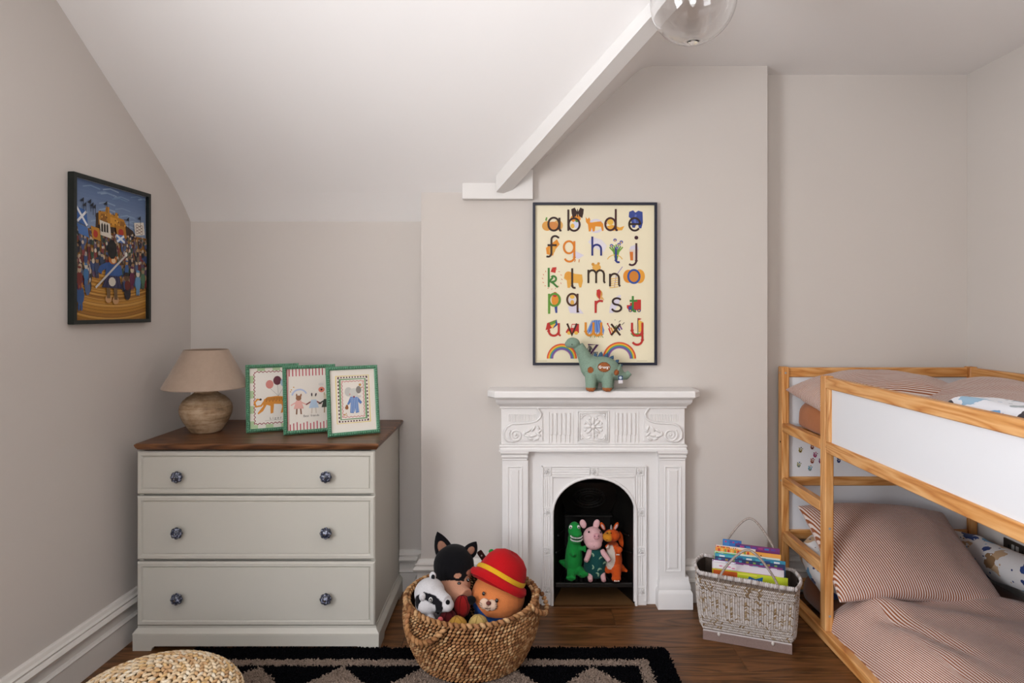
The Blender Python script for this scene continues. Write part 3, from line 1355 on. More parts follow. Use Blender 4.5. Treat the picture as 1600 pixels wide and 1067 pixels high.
# ------------------------------------------------ alphabet poster
PX0, PX1, PZ0, PZ1 = X_(832.5, 3.17), X_(1026.5, 3.17), Z_(570.5, 3.17), Z_(316.5, 3.17)
PWd, PHt = PX1 - PX0, PZ1 - PZ0
po = thing('alphabet_poster', 'large framed cream alphabet poster in a thin navy frame above the fireplace', 'picture', ((PX0 + PX1) / 2, YB, PZ0))
PM = T(PX0, YB - .004, PZ0) @ R(PI / 2, 'X')
m = MB()
frame_mitred(m, PWd, PHt, .0125, .022)
m.box(.002, PWd - .002, .002, PHt - .002, -.003, .002)
place(PM, m).build('frame', 'frame_navy', po, 20)
m = MB()
m.box(.012, PWd - .012, .012, PHt - .012, .002, .0085)
place(PM, m).build('paper', 'card_cream', po)
A = Art(.000012)
A.k = 725
SX, SY = PWd / 631, PHt / 828


def q_(cx, cy):
    return ((cx - 37) * SX, (878 - cy) * SY)


def Pp(pts):
    return [q_(*p) for p in pts]


def ce(cx, cy, rx, ry, col, rot=0):
    x, y = q_(cx, cy)
    A.circ(x, y, rx * SX, col, ry * SY, -rot)


def pl(pts, col):
    A.poly(Pp(pts), col)


def st(pts, w, col, closed=False):
    A.stroke(Pp(pts), w * SX, col, closed)


OR, OR2, LIL, BLU, GRN, RED, BRN, YEL = '#d98a2b', '#c9702a', '#cfc9d6', '#39488c', '#5d8a34', '#b9302a', '#3d2a24', '#dfb04a'
# row 1 pictures
ce(110, 168, 26, 25, '#d59a4a'); ce(165, 165, 26, 26, '#d8a45c'); ce(140, 170, 28, 24, '#c98244'); pl([(100, 140), (104, 124), (112, 124), (108, 142)], GRN)
ce(255, 130, 26, 20, OR); ce(262, 160, 20, 20, '#c7cbe0'); ce(240, 168, 10, 12, YEL); ce(262, 140, 9, 9, GRN)
for s_ in (-1, 1):
    pl([(265, 100), (265 + s_ * 14, 74), (265 + s_ * 32, 82), (265 + s_ * 30, 104), (265 + s_ * 24, 128), (265 + s_ * 8, 118)], '#38241f')
ce(265, 102, 3, 22, '#241512')
ce(358, 168, 40, 36, LIL); ce(358, 168, 28, 25, '#e3d6b4')
pl([(306, 122), (316, 134), (324, 124), (330, 136), (328, 150), (342, 150), (384, 144), (396, 158), (398, 192), (390, 194), (384, 172), (356, 170), (352, 196), (342, 196), (338, 176), (332, 196), (322, 196), (318, 160), (308, 148)], OR)
ce(432, 148, 16, 15, YEL); pl([(414, 150), (400, 158), (416, 160)], OR2); pl([(414, 170), (440, 162), (480, 176), (504, 168), (492, 190), (430, 194)], '#dea03c')
pl([(528, 96), (548, 88), (560, 100), (574, 90), (596, 96), (598, 150), (590, 180), (578, 180), (570, 150), (556, 178), (544, 176), (536, 130), (526, 122)], BLU)
st([(562, 110), (556, 140), (562, 160), (574, 152)], 10, '#5a6ab0')
# row 2
pl([(130, 260), (160, 236), (174, 262), (150, 290), (140, 320), (108, 312), (104, 280)], OR); ce(136, 290, 16, 22, '#d7a04a', .4)
pl([(235, 290), (262, 300), (298, 318), (270, 336), (240, 330)], LIL); st([(254, 338), (250, 352)], 4, OR2); st([(274, 338), (272, 354)], 4, OR2)
pl([(318, 250), (340, 224), (386, 238), (414, 268), (400, 300), (350, 280)], '#d9d3d8')
for i in range(7):
    a_ = -1.0 + i * .33
    st([(462, 350), (462 + 22 * a_ * .6, 300), (462 + 34 * a_, 262 + 14 * abs(a_))], 7, GRN if i % 2 else '#6f9c3c')
for c_ in ((456, 240), (476, 262), (438, 268), (488, 250), (464, 282)):
    ce(*c_, 9, 8, '#4a59a5'); ce(c_[0], c_[1] + 2, 4, 4, YEL)
pl([(528, 288), (576, 288), (570, 344), (534, 344)], '#d9c7b8'); pl([(530, 300), (548, 300), (548, 344), (534, 344)], OR2)
pl([(536, 272), (566, 262), (578, 288), (528, 288)], LIL)
# row 3
pl([(136, 380), (158, 378), (152, 408), (128, 402)], RED)
for i in range(16):
    a_ = i * .39
    st([(136 + 46 * math.cos(a_), 438 + 50 * math.sin(a_)), (136 + 52 * math.cos(a_ + .1), 438 + 55 * math.sin(a_ + .1))], 3, '#c96a4a')
pl([(198, 422), (222, 400), (250, 412), (288, 416), (292, 450), (284, 482), (274, 482), (268, 460), (236, 458), (226, 484), (214, 484), (210, 446), (196, 436)], '#dba344'); ce(218, 422, 20, 22, '#d8973a')
ce(362, 380, 22, 17, '#d9a24a'); ce(344, 364, 8, 8, '#c98f3a'); ce(372, 360, 7, 7, '#c98f3a'); st([(376, 386), (390, 400), (402, 396)], 3, '#c98f3a')
st(arc(455, 350, 40, 34, 200, 340, 10), 4, YEL); st([(494, 376), (462, 420), (452, 484)], 3, '#7a6ab0')
for i in range(5):
    st([(428, 440 + i * 11), (472, 434 + i * 11)], 4, YEL)
ce(525, 425, 28, 34, OR); ce(580, 425, 28, 36, '#dd9a38'); ce(552, 428, 24, 32, '#c97d2c')
# row 4
ce(150, 545, 18, 30, OR); ce(150, 518, 12, 13, RED); pl([(146, 570), (162, 570), (162, 612), (152, 612)], BLU)
ce(238, 552, 18, 32, '#d2cad0'); ce(238, 530, 12, 10, YEL); pl([(216, 580), (262, 572), (296, 616), (226, 612)], LIL); ce(238, 560, 10, 14, '#d7a64e')
ce(376, 516, 16, 22, '#c98f4c'); pl([(362, 496), (376, 490), (384, 504), (378, 548), (364, 520)], RED); pl([(384, 520), (402, 546), (380, 540)], '#d6a560')
pl([(430, 580), (446, 546), (470, 524), (486, 520), (478, 560), (446, 612), (426, 612)], LIL)
pl([(516, 586), (516, 572), (532, 572), (532, 560), (552, 560), (552, 548), (562, 544), (588, 544), (588, 598), (526, 598)], RED); pl([(524, 580), (548, 572), (548, 598), (526, 598)], BLU)
for c_ in ((534, 600), (554, 600), (578, 600)):
    ce(*c_, 9, 8, '#2d3c72'); ce(*c_, 4, 4, YEL)
# row 5
pl([(102, 700), (110, 664), (158, 646), (132, 690)], RED); pl([(120, 662), (158, 646), (156, 664), (138, 690)], GRN); pl([(158, 646), (164, 672), (140, 692)], '#2d4a8a'); pl([(126, 676), (156, 664), (138, 692)], YEL)
pl([(206, 706), (216, 690), (230, 690), (236, 668), (272, 668), (272, 714), (206, 714)], RED); ce(222, 714, 10, 9, YEL); ce(258, 714, 10, 9, YEL); pl([(238, 672), (252, 672), (252, 688), (234, 688)], '#d8c9b8')
for k in range(9):
    a_ = -1 + k * .25
    pl([(354 + 20 * a_, 650 + 6 * abs(a_)), (360 + 22 * a_, 646), (364 + 38 * a_, 700), (350 + 46 * a_, 724)], '#4c6db0' if k % 2 else '#6f8fc4')
for k in range(7):
    st([(340 + k * 7, 722), (330 + k * 11, 738)], 3, YEL if k % 2 else GRN)
for k, cc in enumerate((RED, OR, YEL, GRN, BLU, '#6a3f7a')):
    st([(424 + k * 11, 690 - k * 3), (436 + k * 11, 722 - k * 5)], 7, cc)
st([(418, 668), (430, 690)], 4, RED); ce(418, 667, 4, 4, RED)
for k in range(11):
    ce(456 + (k * 37) % 54, 648 + (k * 23) % 36, 2, 2, '#3d3a36')
pl([(574, 646), (600, 660), (594, 704), (576, 712)], YEL); pl([(570, 640), (570, 712), (556, 700)], '#dccfb0'); pl([(534, 716), (604, 716), (590, 732), (548, 732)], GRN); st([(572, 638), (572, 716)], 3, BRN); pl([(574, 638), (592, 642), (574, 650)], RED)
# row 6 rainbows and zebra stripes
for cx, cy, r in ((185, 845, 74), (478, 845, 82)):
    for k, cc in enumerate(('#c8392d', '#d9792b', '#e0b13f', '#6f9a3c', '#3f78a8', '#6d4a86', '#8d6a9a')):
        rr_ = r - k * 4.6
        st(arc(cx, cy, rr_, -rr_, 0, 180, 22), 4.8, cc)
pl([(312, 800), (322, 778), (334, 782), (350, 810), (346, 822), (330, 812), (312, 822)], '#5d5a58')
for k in range(4):
    st([(322 + k * 8, 788 + k * 5), (316 + k * 9, 812)], 3, '#d9d2c4' if k % 2 == 0 else '#221f20')
pl([(318, 838), (344, 808), (366, 808), (366, 838)], '#d9d2c4')
for k in range(5):
    st([(326 + k * 9, 838), (342 + k * 6, 810)], 4, '#262223')
# letters: single strokes. unit box: x-height 1
GL = {
    'a': [(arc(.42, .5, .42, .5, 0, 360, 24), 1), ([(.86, 1), (.86, .12), (.92, 0), (1.02, .02)], 0)],
    'b': [(arc(.46, .5, .44, .5, 0, 360, 24), 1), ([(0, 1.7), (0, 0)], 0)],
    'd': [(arc(.42, .5, .42, .5, 0, 360, 24), 1), ([(.86, 1.75), (.86, .1), (.92, 0), (1.02, .02)], 0)],
    'e': [([(.02, .52), (.88, .52)] + arc(.45, .5, .44, .5, 4, 320, 22), 0)],
    'f': [([(.95, 1.52)] + arc(.62, 1.35, .3, .3, 40, 180, 10) + [(.32, 1.2), (.32, .35)] + arc(.05, .25, .27, .3, 0, -120, 8), 0), ([(0, .9), (.75, .9)], 0)],
    'g': [(arc(.42, .5, .42, .5, 0, 360, 24), 1), ([(.86, 1), (.86, -.3)] + arc(.46, -.3, .4, .38, 0, -160, 12), 0)],
    'h': [([(0, 1.75), (0, 0)], 0), ([(0, .55)] + arc(.4, .6, .4, .4, 170, 0, 12) + [(.8, 0)], 0)],
    'i': [([(0, 1), (0, .15)] + arc(.18, .15, .18, .17, 180, 300, 6), 0)],
    'j': [([(.5, 1), (.5, -.1)] + arc(.22, -.1, .28, .3, 0, -130, 10), 0), (arc(.5, 1.35, .06, .06, 0, 360, 8), 1)],
    'k': [([(0, 1.75), (0, 0)], 0), ([(0, .45), (.35, .85)] + arc(.42, .75, .25, .25, 130, -90, 10) + [(.2, .48), (.42, .35), (.72, .06), (.85, .0)], 0)],
    'l': [([(.1, 1.75), (.1, .2)] + arc(.3, .2, .2, .2, 180, 300, 6), 0)],
    'm': [([(0, 1.1), (0, 0)], 0), ([(0, .6)] + arc(.32, .7, .32, .36, 170, 0, 10) + [(.64, 0)], 0), ([(.64, .6)] + arc(.96, .7, .32, .36, 170, 0, 10) + [(1.28, .15), (1.36, 0)], 0)],
    'n': [([(0, 1.05), (0, 0)], 0), ([(0, .6)] + arc(.37, .65, .37, .4, 170, 0, 10) + [(.74, .15), (.82, 0)], 0)],
    'o': [(arc(.45, .5, .45, .52, 0, 360, 26), 1)],
    'p': [([(0, 1), (0, -.65)], 0), (arc(.44, .5, .44, .5, 0, 360, 24), 1)],
    'q': [([(.88, 1), (.88, -.6), (1.0, -.5)], 0), (arc(.44, .5, .44, .5, 0, 360, 24), 1)],
    'r': [([(0, 1), (0, 0)], 0), ([(0, .6)] + arc(.4, .6, .4, .4, 170, 60, 8), 0)],
    's': [(arc(.45, .75, .33, .25, 30, 240, 12) + arc(.42, .24, .36, .26, 70, -170, 14), 0)],
    't': [([(.3, 1.45), (.3, .2)] + arc(.5, .2, .2, .2, 180, 300, 6), 0), ([(0, 1), (.72, 1)], 0)],
    'u': [([(0, 1), (0, .4)] + arc(.4, .4, .4, .4, 180, 360, 12), 0), ([(.8, 1), (.8, .1), (.95, 0)], 0)],
    'v': [([(0, 1), (.42, 0), (.85, 1)], 0)],
    'w': [([(0, 1), (.0, .35)] + arc(.3, .35, .3, .36, 180, 360, 10) + [(.6, 1)], 0), ([(.6, .35)] + arc(.9, .35, .3, .36, 180, 360, 10), 0), ([(1.2, 1), (1.2, .1), (1.3, 0)], 0)],
    'x': [([(0, 1), (.8, 0)], 0), ([(.8, 1), (0, 0)], 0)],
    'y': [([(0, 1), (0, .45)] + arc(.4, .45, .4, .45, 180, 360, 10), 0), ([(.8, 1), (.8, -.3)] + arc(.4, -.3, .4, .4, 0, -150, 10), 0)],
    'z': [([(0, 1), (.75, 1), (0, 0), (.8, 0)], 0)],
}
for ch, x, yb, s_, cc, w in (
        ('a', 116, 192, 66, '#38261f', 10), ('b', 218, 193, 64, '#3a2622', 10), ('d', 406, 190, 62, '#43201f', 10), ('e', 527, 192, 64, '#37271f', 10),
        ('f', 112, 322, 62, '#38261f', 10), ('g', 195, 308, 62, '#d27a22', 10), ('h', 340, 320, 56, '#2c3174', 10), ('i', 460, 352, 70, '#2f3a80', 10), ('j', 524, 336, 80, '#43222a', 10),
        ('k', 118, 480, 56, '#3f7a34', 10), ('l', 232, 484, 57, '#38261f', 10), ('m', 320, 460, 62, '#3a2a1e', 10), ('n', 430, 477, 62, '#38261f', 10), ('o', 523, 458, 64, '#2f4f96', 10),
        ('p', 120, 576, 62, '#5c8d32', 11), ('q', 212, 574, 60, '#4a2c1c', 10), ('r', 357, 612, 62, '#b3302a', 11), ('s', 436, 603, 66, '#38261f', 10), ('t', 530, 604, 54, '#3f7a34', 10),
        ('u', 118, 728, 64, '#b3302a', 11), ('v', 212, 724, 58, '#43261c', 10), ('w', 306, 726, 66, '#cf8424', 11), ('x', 436, 726, 58, '#3d271c', 10), ('y', 542, 728, 66, '#b3302a', 11),
        ('z', 318, 838, 64, '#4a234f', 8)):
    for pts, cl in GL[ch]:
        pts = [(x + p[0] * s_, yb - p[1] * s_) for p in pts]
        st(pts[:-1] if cl else pts, w, cc, bool(cl))
for cx_ in (80, 590):
    st([(cx_ - 25, 857), (cx_ + 30, 857)], 1.6, '#a99d84')
place(PM, A).build('print', 'print_ink', po, fix=False)

# ------------------------------------------------ painting on the left wall: a castle parade in general terms
wy0, wy1 = 2.448, 2.931
wz0, wz1 = 1.391, 1.977
wdir = Vector((XL(wy1) - XL(wy0), wy1 - wy0, 0)).normalized()
wn = Vector((wdir.y, -wdir.x, 0))
WW, WH = (wy1 - wy0) * 1.0007, wz1 - wz0
o_ = Vector((XL(wy0), wy0, wz0)) + wn * .004
WM = Matrix(((wdir.x, 0, wn.x, o_.x), (wdir.y, 0, wn.y, o_.y), (wdir.z, 1, wn.z, o_.z), (0, 0, 0, 1)))
wp = thing('parade_painting', 'framed painting of a crowded castle parade in a thin black frame on the left wall', 'picture', (XL(wy0 + .25), wy0 + .25, wz0))
m = MB()
frame_mitred(m, WW, WH, .016, .024)
m.box(.002, WW - .002, .002, WH - .002, -.003, .003)
place(WM, m).build('frame', 'frame_black_green', wp, 20)
m = MB()
m.box(.014, WW - .014, .014, WH - .014, .003, .008)
place(WM, m).build('paper', 'card_white', wp)
A = Art(.000006)
A.k = 1400
fx0, fy0, fw_, fh_ = .016, .016, WW - .032, WH - .032


def u_(u, v):
    u, v = min(1, max(0, u)), min(1, max(0, v))
    return (fx0 + u * fw_, fy0 + v * fh_)


def pu(pts, c):
    A.poly([u_(*p) for p in pts], c)


def cu_(u, v, ru, rv, c, rot=0, n=10):
    x, y = u_(u, v)
    A.circ(x, y, ru * fw_, c, rv * fh_, rot, n)


def su(pts, w, c):
    A.stroke([u_(*p) for p in pts], w * fw_, c)


rg = random.Random(11)
for i in range(16):
    v0 = .62 + i * .38 / 16
    t = i / 15
    c_ = tuple(int(a + (b_ - a) * t) for a, b_ in zip((132, 150, 176), (84, 104, 140)))
    pu([(0, v0), (1, v0 + rg.uniform(-.005, .005)), (1, min(1, v0 + .03)), (0, min(1, v0 + .03))], '#%02x%02x%02x' % c_)
for i in range(26):
    u, v = rg.random(), rg.uniform(.72, .98)
    su([(u - .1, v - .01), (u, v + .01), (min(u + .12, 1), v)], .012, rg.choice(('#7288a6', '#7f95b0', '#66809f', '#8a9cb4')))
pu([(0, 0), (1, 0), (1, .66), (0, .66)], '#8d5f22')
for i in range(34):
    v = .005 + i * .0122
    c_ = rg.choice(('#a8762c', '#b5833a', '#94652a', '#a06e2a', '#bb8c44'))
    pts = [(k / 10, max(0, v - .05 * (1 - ((k / 10 - .5) * 2) ** 2) + .03)) for k in range(11)]
    su(pts, .022, c_)
    if i % 2:
        su([(a, max(0, b_ - .006)) for a, b_ in pts], .004, '#6b4316')
# crag and castle
pu([(.27, .66), (.28, .78), (.36, .80), (.45, .765), (.56, .775), (.66, .74), (.80, .70), (.86, .64)], '#3c2c22')
pu([(.31, .70), (.31, .80), (.40, .805), (.41, .845), (.455, .845), (.46, .80), (.53, .79), (.54, .815), (.57, .815), (.58, .78), (.66, .775), (.70, .73), (.60, .70)], '#b17a28')
pu([(.34, .72), (.34, .785), (.42, .79), (.42, .72)], '#8a5a20'); pu([(.47, .72), (.47, .775), (.56, .77), (.56, .71)], '#c98e34'); pu([(.60, .71), (.61, .76), (.67, .755), (.68, .715)], '#8f5f22')
for i in range(22):
    u, v = rg.uniform(.31, .68), rg.uniform(.71, .80)
    pu([(u, v), (u + .012, v), (u + .012, v + .012), (u, v + .012)], rg.choice(('#5a3a1a', '#e0ab4a', '#6a4a2a')))
# tents and far crowd
for i in range(330):
    v = .66 - abs(rg.gauss(0, .5)) * .42
    if v < .26:
        continue
    u = rg.random()
    k = (.66 - v) / .4
    if .30 + .0 * k < u < .62 and v < .5 - .1 * rg.random():
        continue
    s_ = .014 + .022 * k
    cu_(u, v - s_ * .9, s_ * .95, s_ * 1.5, rg.choice(('#3d4c72', '#5e2a2a', '#2d3238', '#6a5a48', '#394a3a', '#7a3a3a', '#4a5a7a', '#5a4a5e', '#2c2a35')))
    cu_(u, v + s_ * .4, s_ * .7, s_ * .7, rg.choice(('#a98a68', '#8f6f50', '#b9a48c', '#6f5440', '#c2b29c', '#9a9088')))
    if rg.random() < .35:
        cu_(u, v + s_ * .95, s_ * .6, s_ * .35, rg.choice(('#2a2a35', '#6a2a32', '#31425f', '#403028')))
# banners
def banner(u, v, w, h, sk, c, kind):
    pu([(u, v), (u + w, v - sk), (u + w + .02, v - h - sk), (u + .02, v - h)], c)
    if kind == 'x':
        su([(u + .01, v - .005), (u + w + .01, v - h - sk + .005)], .022, '#d5d8dc')
        su([(u + w, v - sk - .005), (u + .02, v - h + .005)], .022, '#d5d8dc')
    if kind == 'l':
        cu_(u + w * .55, v - h * .55 - sk * .5, w * .28, h * .3, '#a33324'); su([(u + w * .4, v - h * .3), (u + w * .7, v - h * .8)], .02, '#a33324')
    if kind == 'c':
        for q in (.25, .5, .75):
            pu([(u + w * q - .012, v - h * .75), (u + w * q + .014, v - h * .75 - sk * .3), (u + w * q + .012, v - h * .3), (u + w * q, v - h * .15), (u + w * q - .012, v - h * .3)], '#26221f')
    if kind == 's':
        for q in (.3, .55, .8):
            x, y = u_(u + w * .55, v - h * q - sk * .5)
            A.stroke([(x - .02 * math.cos(t) * 1.2, y + .006 * math.sin(2 * t)) for t in [i * .35 for i in range(19)]], .0022, '#6a4038')


banner(.015, .80, .13, .11, .02, '#3a5f9a', 'x')
banner(.03, .68, .13, .07, .02, '#47699f', '')
banner(.20, .68, .11, .09, .01, '#b07a2a', 'l')
banner(.31, .735, .14, .11, .015, '#cfc6b8', 'c')
banner(.53, .72, .14, .09, .0, '#a86f26', 'l')
banner(.53, .65, .12, .06, -.0, '#4a6da6', 'x')
banner(.80, .765, .15, .10, -.02, '#d3ccc0', 's')
for k, (u, v) in enumerate(((.11, .87), (.14, .84), (.2, .87), (.23, .85), (.26, .84), (.41, .885), (.90, .83), (.72, .80))):
    su([(u, v - .09), (u, v)], .006, '#2a2628')
    pu([(u, v), (u - .045, v - .028), (u, v - .03)], '#1f2430')
# rows of bystanders in the foreground
for (u, v, s_, b_, h_) in ((.07, .22, .065, '#33507e', '#a86a38'), (.06, .33, .05, '#6e2f2c', '#b09a80'), (.14, .36, .045, '#3f6a96', '#b8b0a2'), (.86, .33, .06, '#5d88ac', '#c9beae'), (.77, .36, .055, '#5a2440', '#b9a890'), (.94, .36, .05, '#4a6a52', '#8f7a60'), (.69, .42, .04, '#3a5a8a', '#a87c50'), (.28, .41, .045, '#39405a', '#8a6a4a'), (.34, .46, .035, '#2d3a52', '#a99a80')):
    cu_(u, v - s_ * .7, s_ * .75, s_ * 1.05, b_)
    cu_(u - s_ * .25, v - s_ * 1.9, s_ * .2, s_ * .5, b_); cu_(u + s_ * .25, v - s_ * 1.9, s_ * .2, s_ * .5, b_)
    cu_(u, v + s_ * .5, s_ * .5, s_ * .42, h_)
    cu_(u, v + s_ * .85, s_ * .45, s_ * .18, b_)
# drum major: tall black hat, blue coat, dark kilt, staff
cu_(.43, .155, .045, .03, '#b98d60'); cu_(.53, .145, .045, .03, '#b98d60')
pu([(.40, .26), (.45, .26), (.455, .16), (.41, .16)], '#6a5238'); pu([(.50, .26), (.55, .26), (.555, .15), (.51, .15)], '#6a5238')
pu([(.34, .24), (.62, .235), (.58, .335), (.40, .335)], '#2c2a44')
for q in range(5):
    su([(.37 + q * .055, .245), (.42 + q * .035, .33)], .006, '#4a4566')
pu([(.38, .33), (.60, .33), (.58, .43), (.42, .43)], '#2f4f86'); su([(.42, .41), (.33, .38), (.31, .345)], .055, '#2f4f86'); su([(.58, .41), (.60, .37), (.50, .355)], .05, '#34568f')
cu_(.48, .285, .05, .035, '#c8c0b2')
cu_(.49, .455, .062, .038, '#a8642e'); cu_(.50, .445, .03, .02, '#d2b48e')
cu_(.48, .53, .066, .075, '#1d1c1b')
su([(.26, .235), (.68, .50)], .02, '#b8b4ae'); cu_(.68, .505, .02, .018, '#d0ccc4')
# small child beside
cu_(.70, .20, .05, .05, '#27242a'); cu_(.70, .265, .045, .04, '#5e2622'); cu_(.69, .325, .035, .028, '#5a4432'); cu_(.69, .35, .04, .016, '#2a2420')
place(WM, A).build('print', 'print_ink', wp, fix=False)

# ------------------------------------------------ three green beaded frames on the chest of drawers
FWd, FHt = .236, .312


def bead_border(m, w, h, inset, r, z, step):
    for x in np.arange(inset, w - inset + 1e-6, (w - 2 * inset) / round((w - 2 * inset) / step)):
        for y in (inset, h - inset):
            m.ell((float(x), y, z), r, 6, 4)
    for y in np.arange(inset, h - inset + 1e-6, (h - 2 * inset) / round((h - 2 * inset) / step))[1:-1]:
        for x in (inset, w - inset):
            m.ell((x, float(y), z), r, 6, 4)


def wavy(A, x0, y0, x1, y1, amp, per, w, col):
    pts = []
    def side(ax, ay, bx, by):
        L = math.hypot(bx - ax, by - ay)
        n_ = int(L / per * 6)
        for i in range(n_):
            t = i / n_
            o2 = amp * math.sin(t * L / per * 2 * PI)
            nx, ny = -(by - ay) / L, (bx - ax) / L
            pts.append((ax + (bx - ax) * t + nx * o2, ay + (by - ay) * t + ny * o2))
    side(x0, y0, x1, y0); side(x1, y0, x1, y1); side(x1, y1, x0, y1); side(x0, y1, x0, y0)
    A.stroke(pts, w, col, True)


def tiger(A, w, h):
    for i in range(6):
        for j in range(8):
            if (i + j) % 2 == 0 and (i in (0, 5) or j in (0, 7)):
                A.rect(w * i / 6, h * j / 8, w * (i + 1) / 6, h * (j + 1) / 8, '#a9bf94')
    A.rect(w * .09, h * .06, w * .91, h * .95, '#e2dcd3')
    wavy(A, w * .10, h * .075, w * .90, h * .935, .003, .017, .0032, '#8c3440')
    for (x, y, r, c) in ((.43, .72, .085, '#cf857c'), (.60, .78, .09, '#64303c'), (.75, .74, .085, '#9dbac6')):
        A.stroke([(w * x, h * (y - .06)), (w * .62, h * .52)], .0012, '#8a8078')
        A.circ(w * x, h * y, w * r, c, h * r * .85)
    A.poly([(w * a, h * b_) for a, b_ in ((.30, .47), (.38, .51), (.6, .52), (.78, .50), (.83, .55), (.9, .55), (.92, .49), (.86, .44), (.80, .34), (.72, .24), (.66, .23), (.70, .34), (.68, .38), (.52, .39), (.50, .24), (.44, .23), (.44, .36), (.36, .38), (.28, .28), (.18, .23), (.16, .25), (.28, .36))], '#d28a35')
    A.stroke([(w * a, h * b_) for a, b_ in ((.33, .46), (.24, .37), (.13, .36), (.10, .43), (.16, .48), (.22, .47))], .008, '#d28a35')
    A.circ(w * .23, h * .475, .005, '#3a2a24')
    for k in range(13):
        x = .36 + k * .036
        A.stroke([(w * x, h * .50), (w * (x - .01), h * (.43 + .02 * (k % 2)))], .002, '#5a3418')
    A.text('L i g e r', w * .55, h * .135, .017, '#4a4440')
    A.stroke([(w * .32, h * .12), (w * .78, h * .125)], .0009, '#6a625c')


def friends(A, w, h):
    for k in range(13):
        x = w * (.05 + k * .073)
        A.rect(x, h * .88, x + w * .022, h, '#b23a4c')
        A.rect(x, 0, x + w * .022, h * (.1 + .015 * (k % 3)), '#b23a4c')
    A.rect(0, 0, .004, h, '#b23a4c'); A.rect(.007, 0, .0085, h, '#b23a4c')
    A.stroke([(w * p[0], h * p[1]) for p in arc(.27, .55, .16, .11, 20, 170, 10)], .007, '#a8b4cf')
    A.circ(w * .76, h * .64, w * .07, '#cf7a66', h * .045); A.circ(w * .76, h * .64, w * .022, '#3a2a2a', h * .016)
    A.circ(w * .75, h * .73, w * .06, '#cfcac2', h * .025)
    for (x, body, head, ear, leg) in ((.25, '#d7a49a', '#8a5f42', '#8a5f42', '#7a5038'), (.58, '#a9bccf', '#d9d2c4', '#4a3f44', '#c8beb0'), (.86, '#3a4038', '#cbbfa6', '#b7a88c', '#a08c70')):
        for s_ in (-1, 1):
            A.stroke([(w * (x + s_ * .04), h * .36), (w * (x + s_ * .05), h * .255)], .006, leg)
            A.stroke([(w * (x + s_ * .06), h * .45), (w * (x + s_ * .17), h * .405)], .006, body if x != .58 else '#7a3f3a')
        A.poly([(w * (x - .055), h * .48), (w * (x + .055), h * .48), (w * (x + .11), h * .345), (w * (x - .11), h * .345)], body)
        A.circ(w * x, h * .52, w * .06, head, h * .042)
        A.circ(w * (x - .04), h * .565, w * .016, ear, h * .03); A.circ(w * (x + .05), h * .56, w * .018, ear, h * .03, -.3)
    for (x, y) in ((.1, .66), (.15, .70), (.08, .63), (.93, .72)):
        A.circ(w * x, h * y, .003, '#c99a50')
    A.text('Best  friends', w * .52, h * .205, .014, '#5a534d')


def elephant(A, w, h):
    A.stroke([(w * .13, h * .14), (w * .87, h * .14), (w * .87, h * .90), (w * .13, h * .90)], .0035, '#d8c477', True)
    n1, n2 = 21, 25
    for i in range(n1):
        for y0 in (.155, .865):
            if i % 2 == 0:
                A.rect(w * (.17 + .66 * i / n1), h * y0, w * (.17 + .66 * (i + 1) / n1), h * (y0 + .022), '#4e2029')
    for i in range(n2):
        for x0 in (.165, .81):
            if i % 2 == 0:
                A.rect(w * x0, h * (.16 + .72 * i / n2), w * (x0 + .028), h * (.16 + .72 * (i + 1) / n2), '#4e2029')
    A.stroke([(w * .215, h * .20), (w * .785, h * .20), (w * .785, h * .845), (w * .215, h * .845)], .0055, '#6b9468', True)
    wavy(A, w * .26, h * .235, w * .74, h * .81, .0022, .016, .0022, '#b5404a')
    A.circ(w * .40, h * .64, w * .085, '#b9b8b2', h * .075); A.circ(w * .52, h * .625, w * .10, '#c3c2bb', h * .07); A.circ(w * .63, h * .665, w * .06, '#7f7a74', h * .06)
    A.stroke([(w * .57, h * .58), (w * .63, h * .555), (w * .68, h * .56)], .009, '#c3c2bb')
    A.circ(w * .43, h * .60, .003, '#cf8a80')
    A.poly([(w * a, h * b_) for a, b_ in ((.44, .56), (.60, .55), (.70, .46), (.66, .43), (.61, .47), (.625, .30), (.55, .29), (.535, .37), (.50, .29), (.42, .30), (.44, .47), (.40, .43), (.36, .44))], '#5a7aae')
    for k in range(5):
        A.stroke([(w * (.455 + k * .035), h * .55), (w * (.45 + k * .038), h * .31)], .0025, '#9fb2cf')
    A.circ(w * .52, h * .555, .004, '#8a3442')
    A.circ(w * .35, h * .385, .008, '#8a5a34'); A.circ(w * .355, h * .415, .005, '#8a5a34')
    for (x, y, r) in ((.665, .745, .006), (.70, .70, .003), (.30, .275, .004), (.335, .295, .0025), (.345, .265, .0025)):
        A.circ(w * x, h * y, r, '#b58a4a')


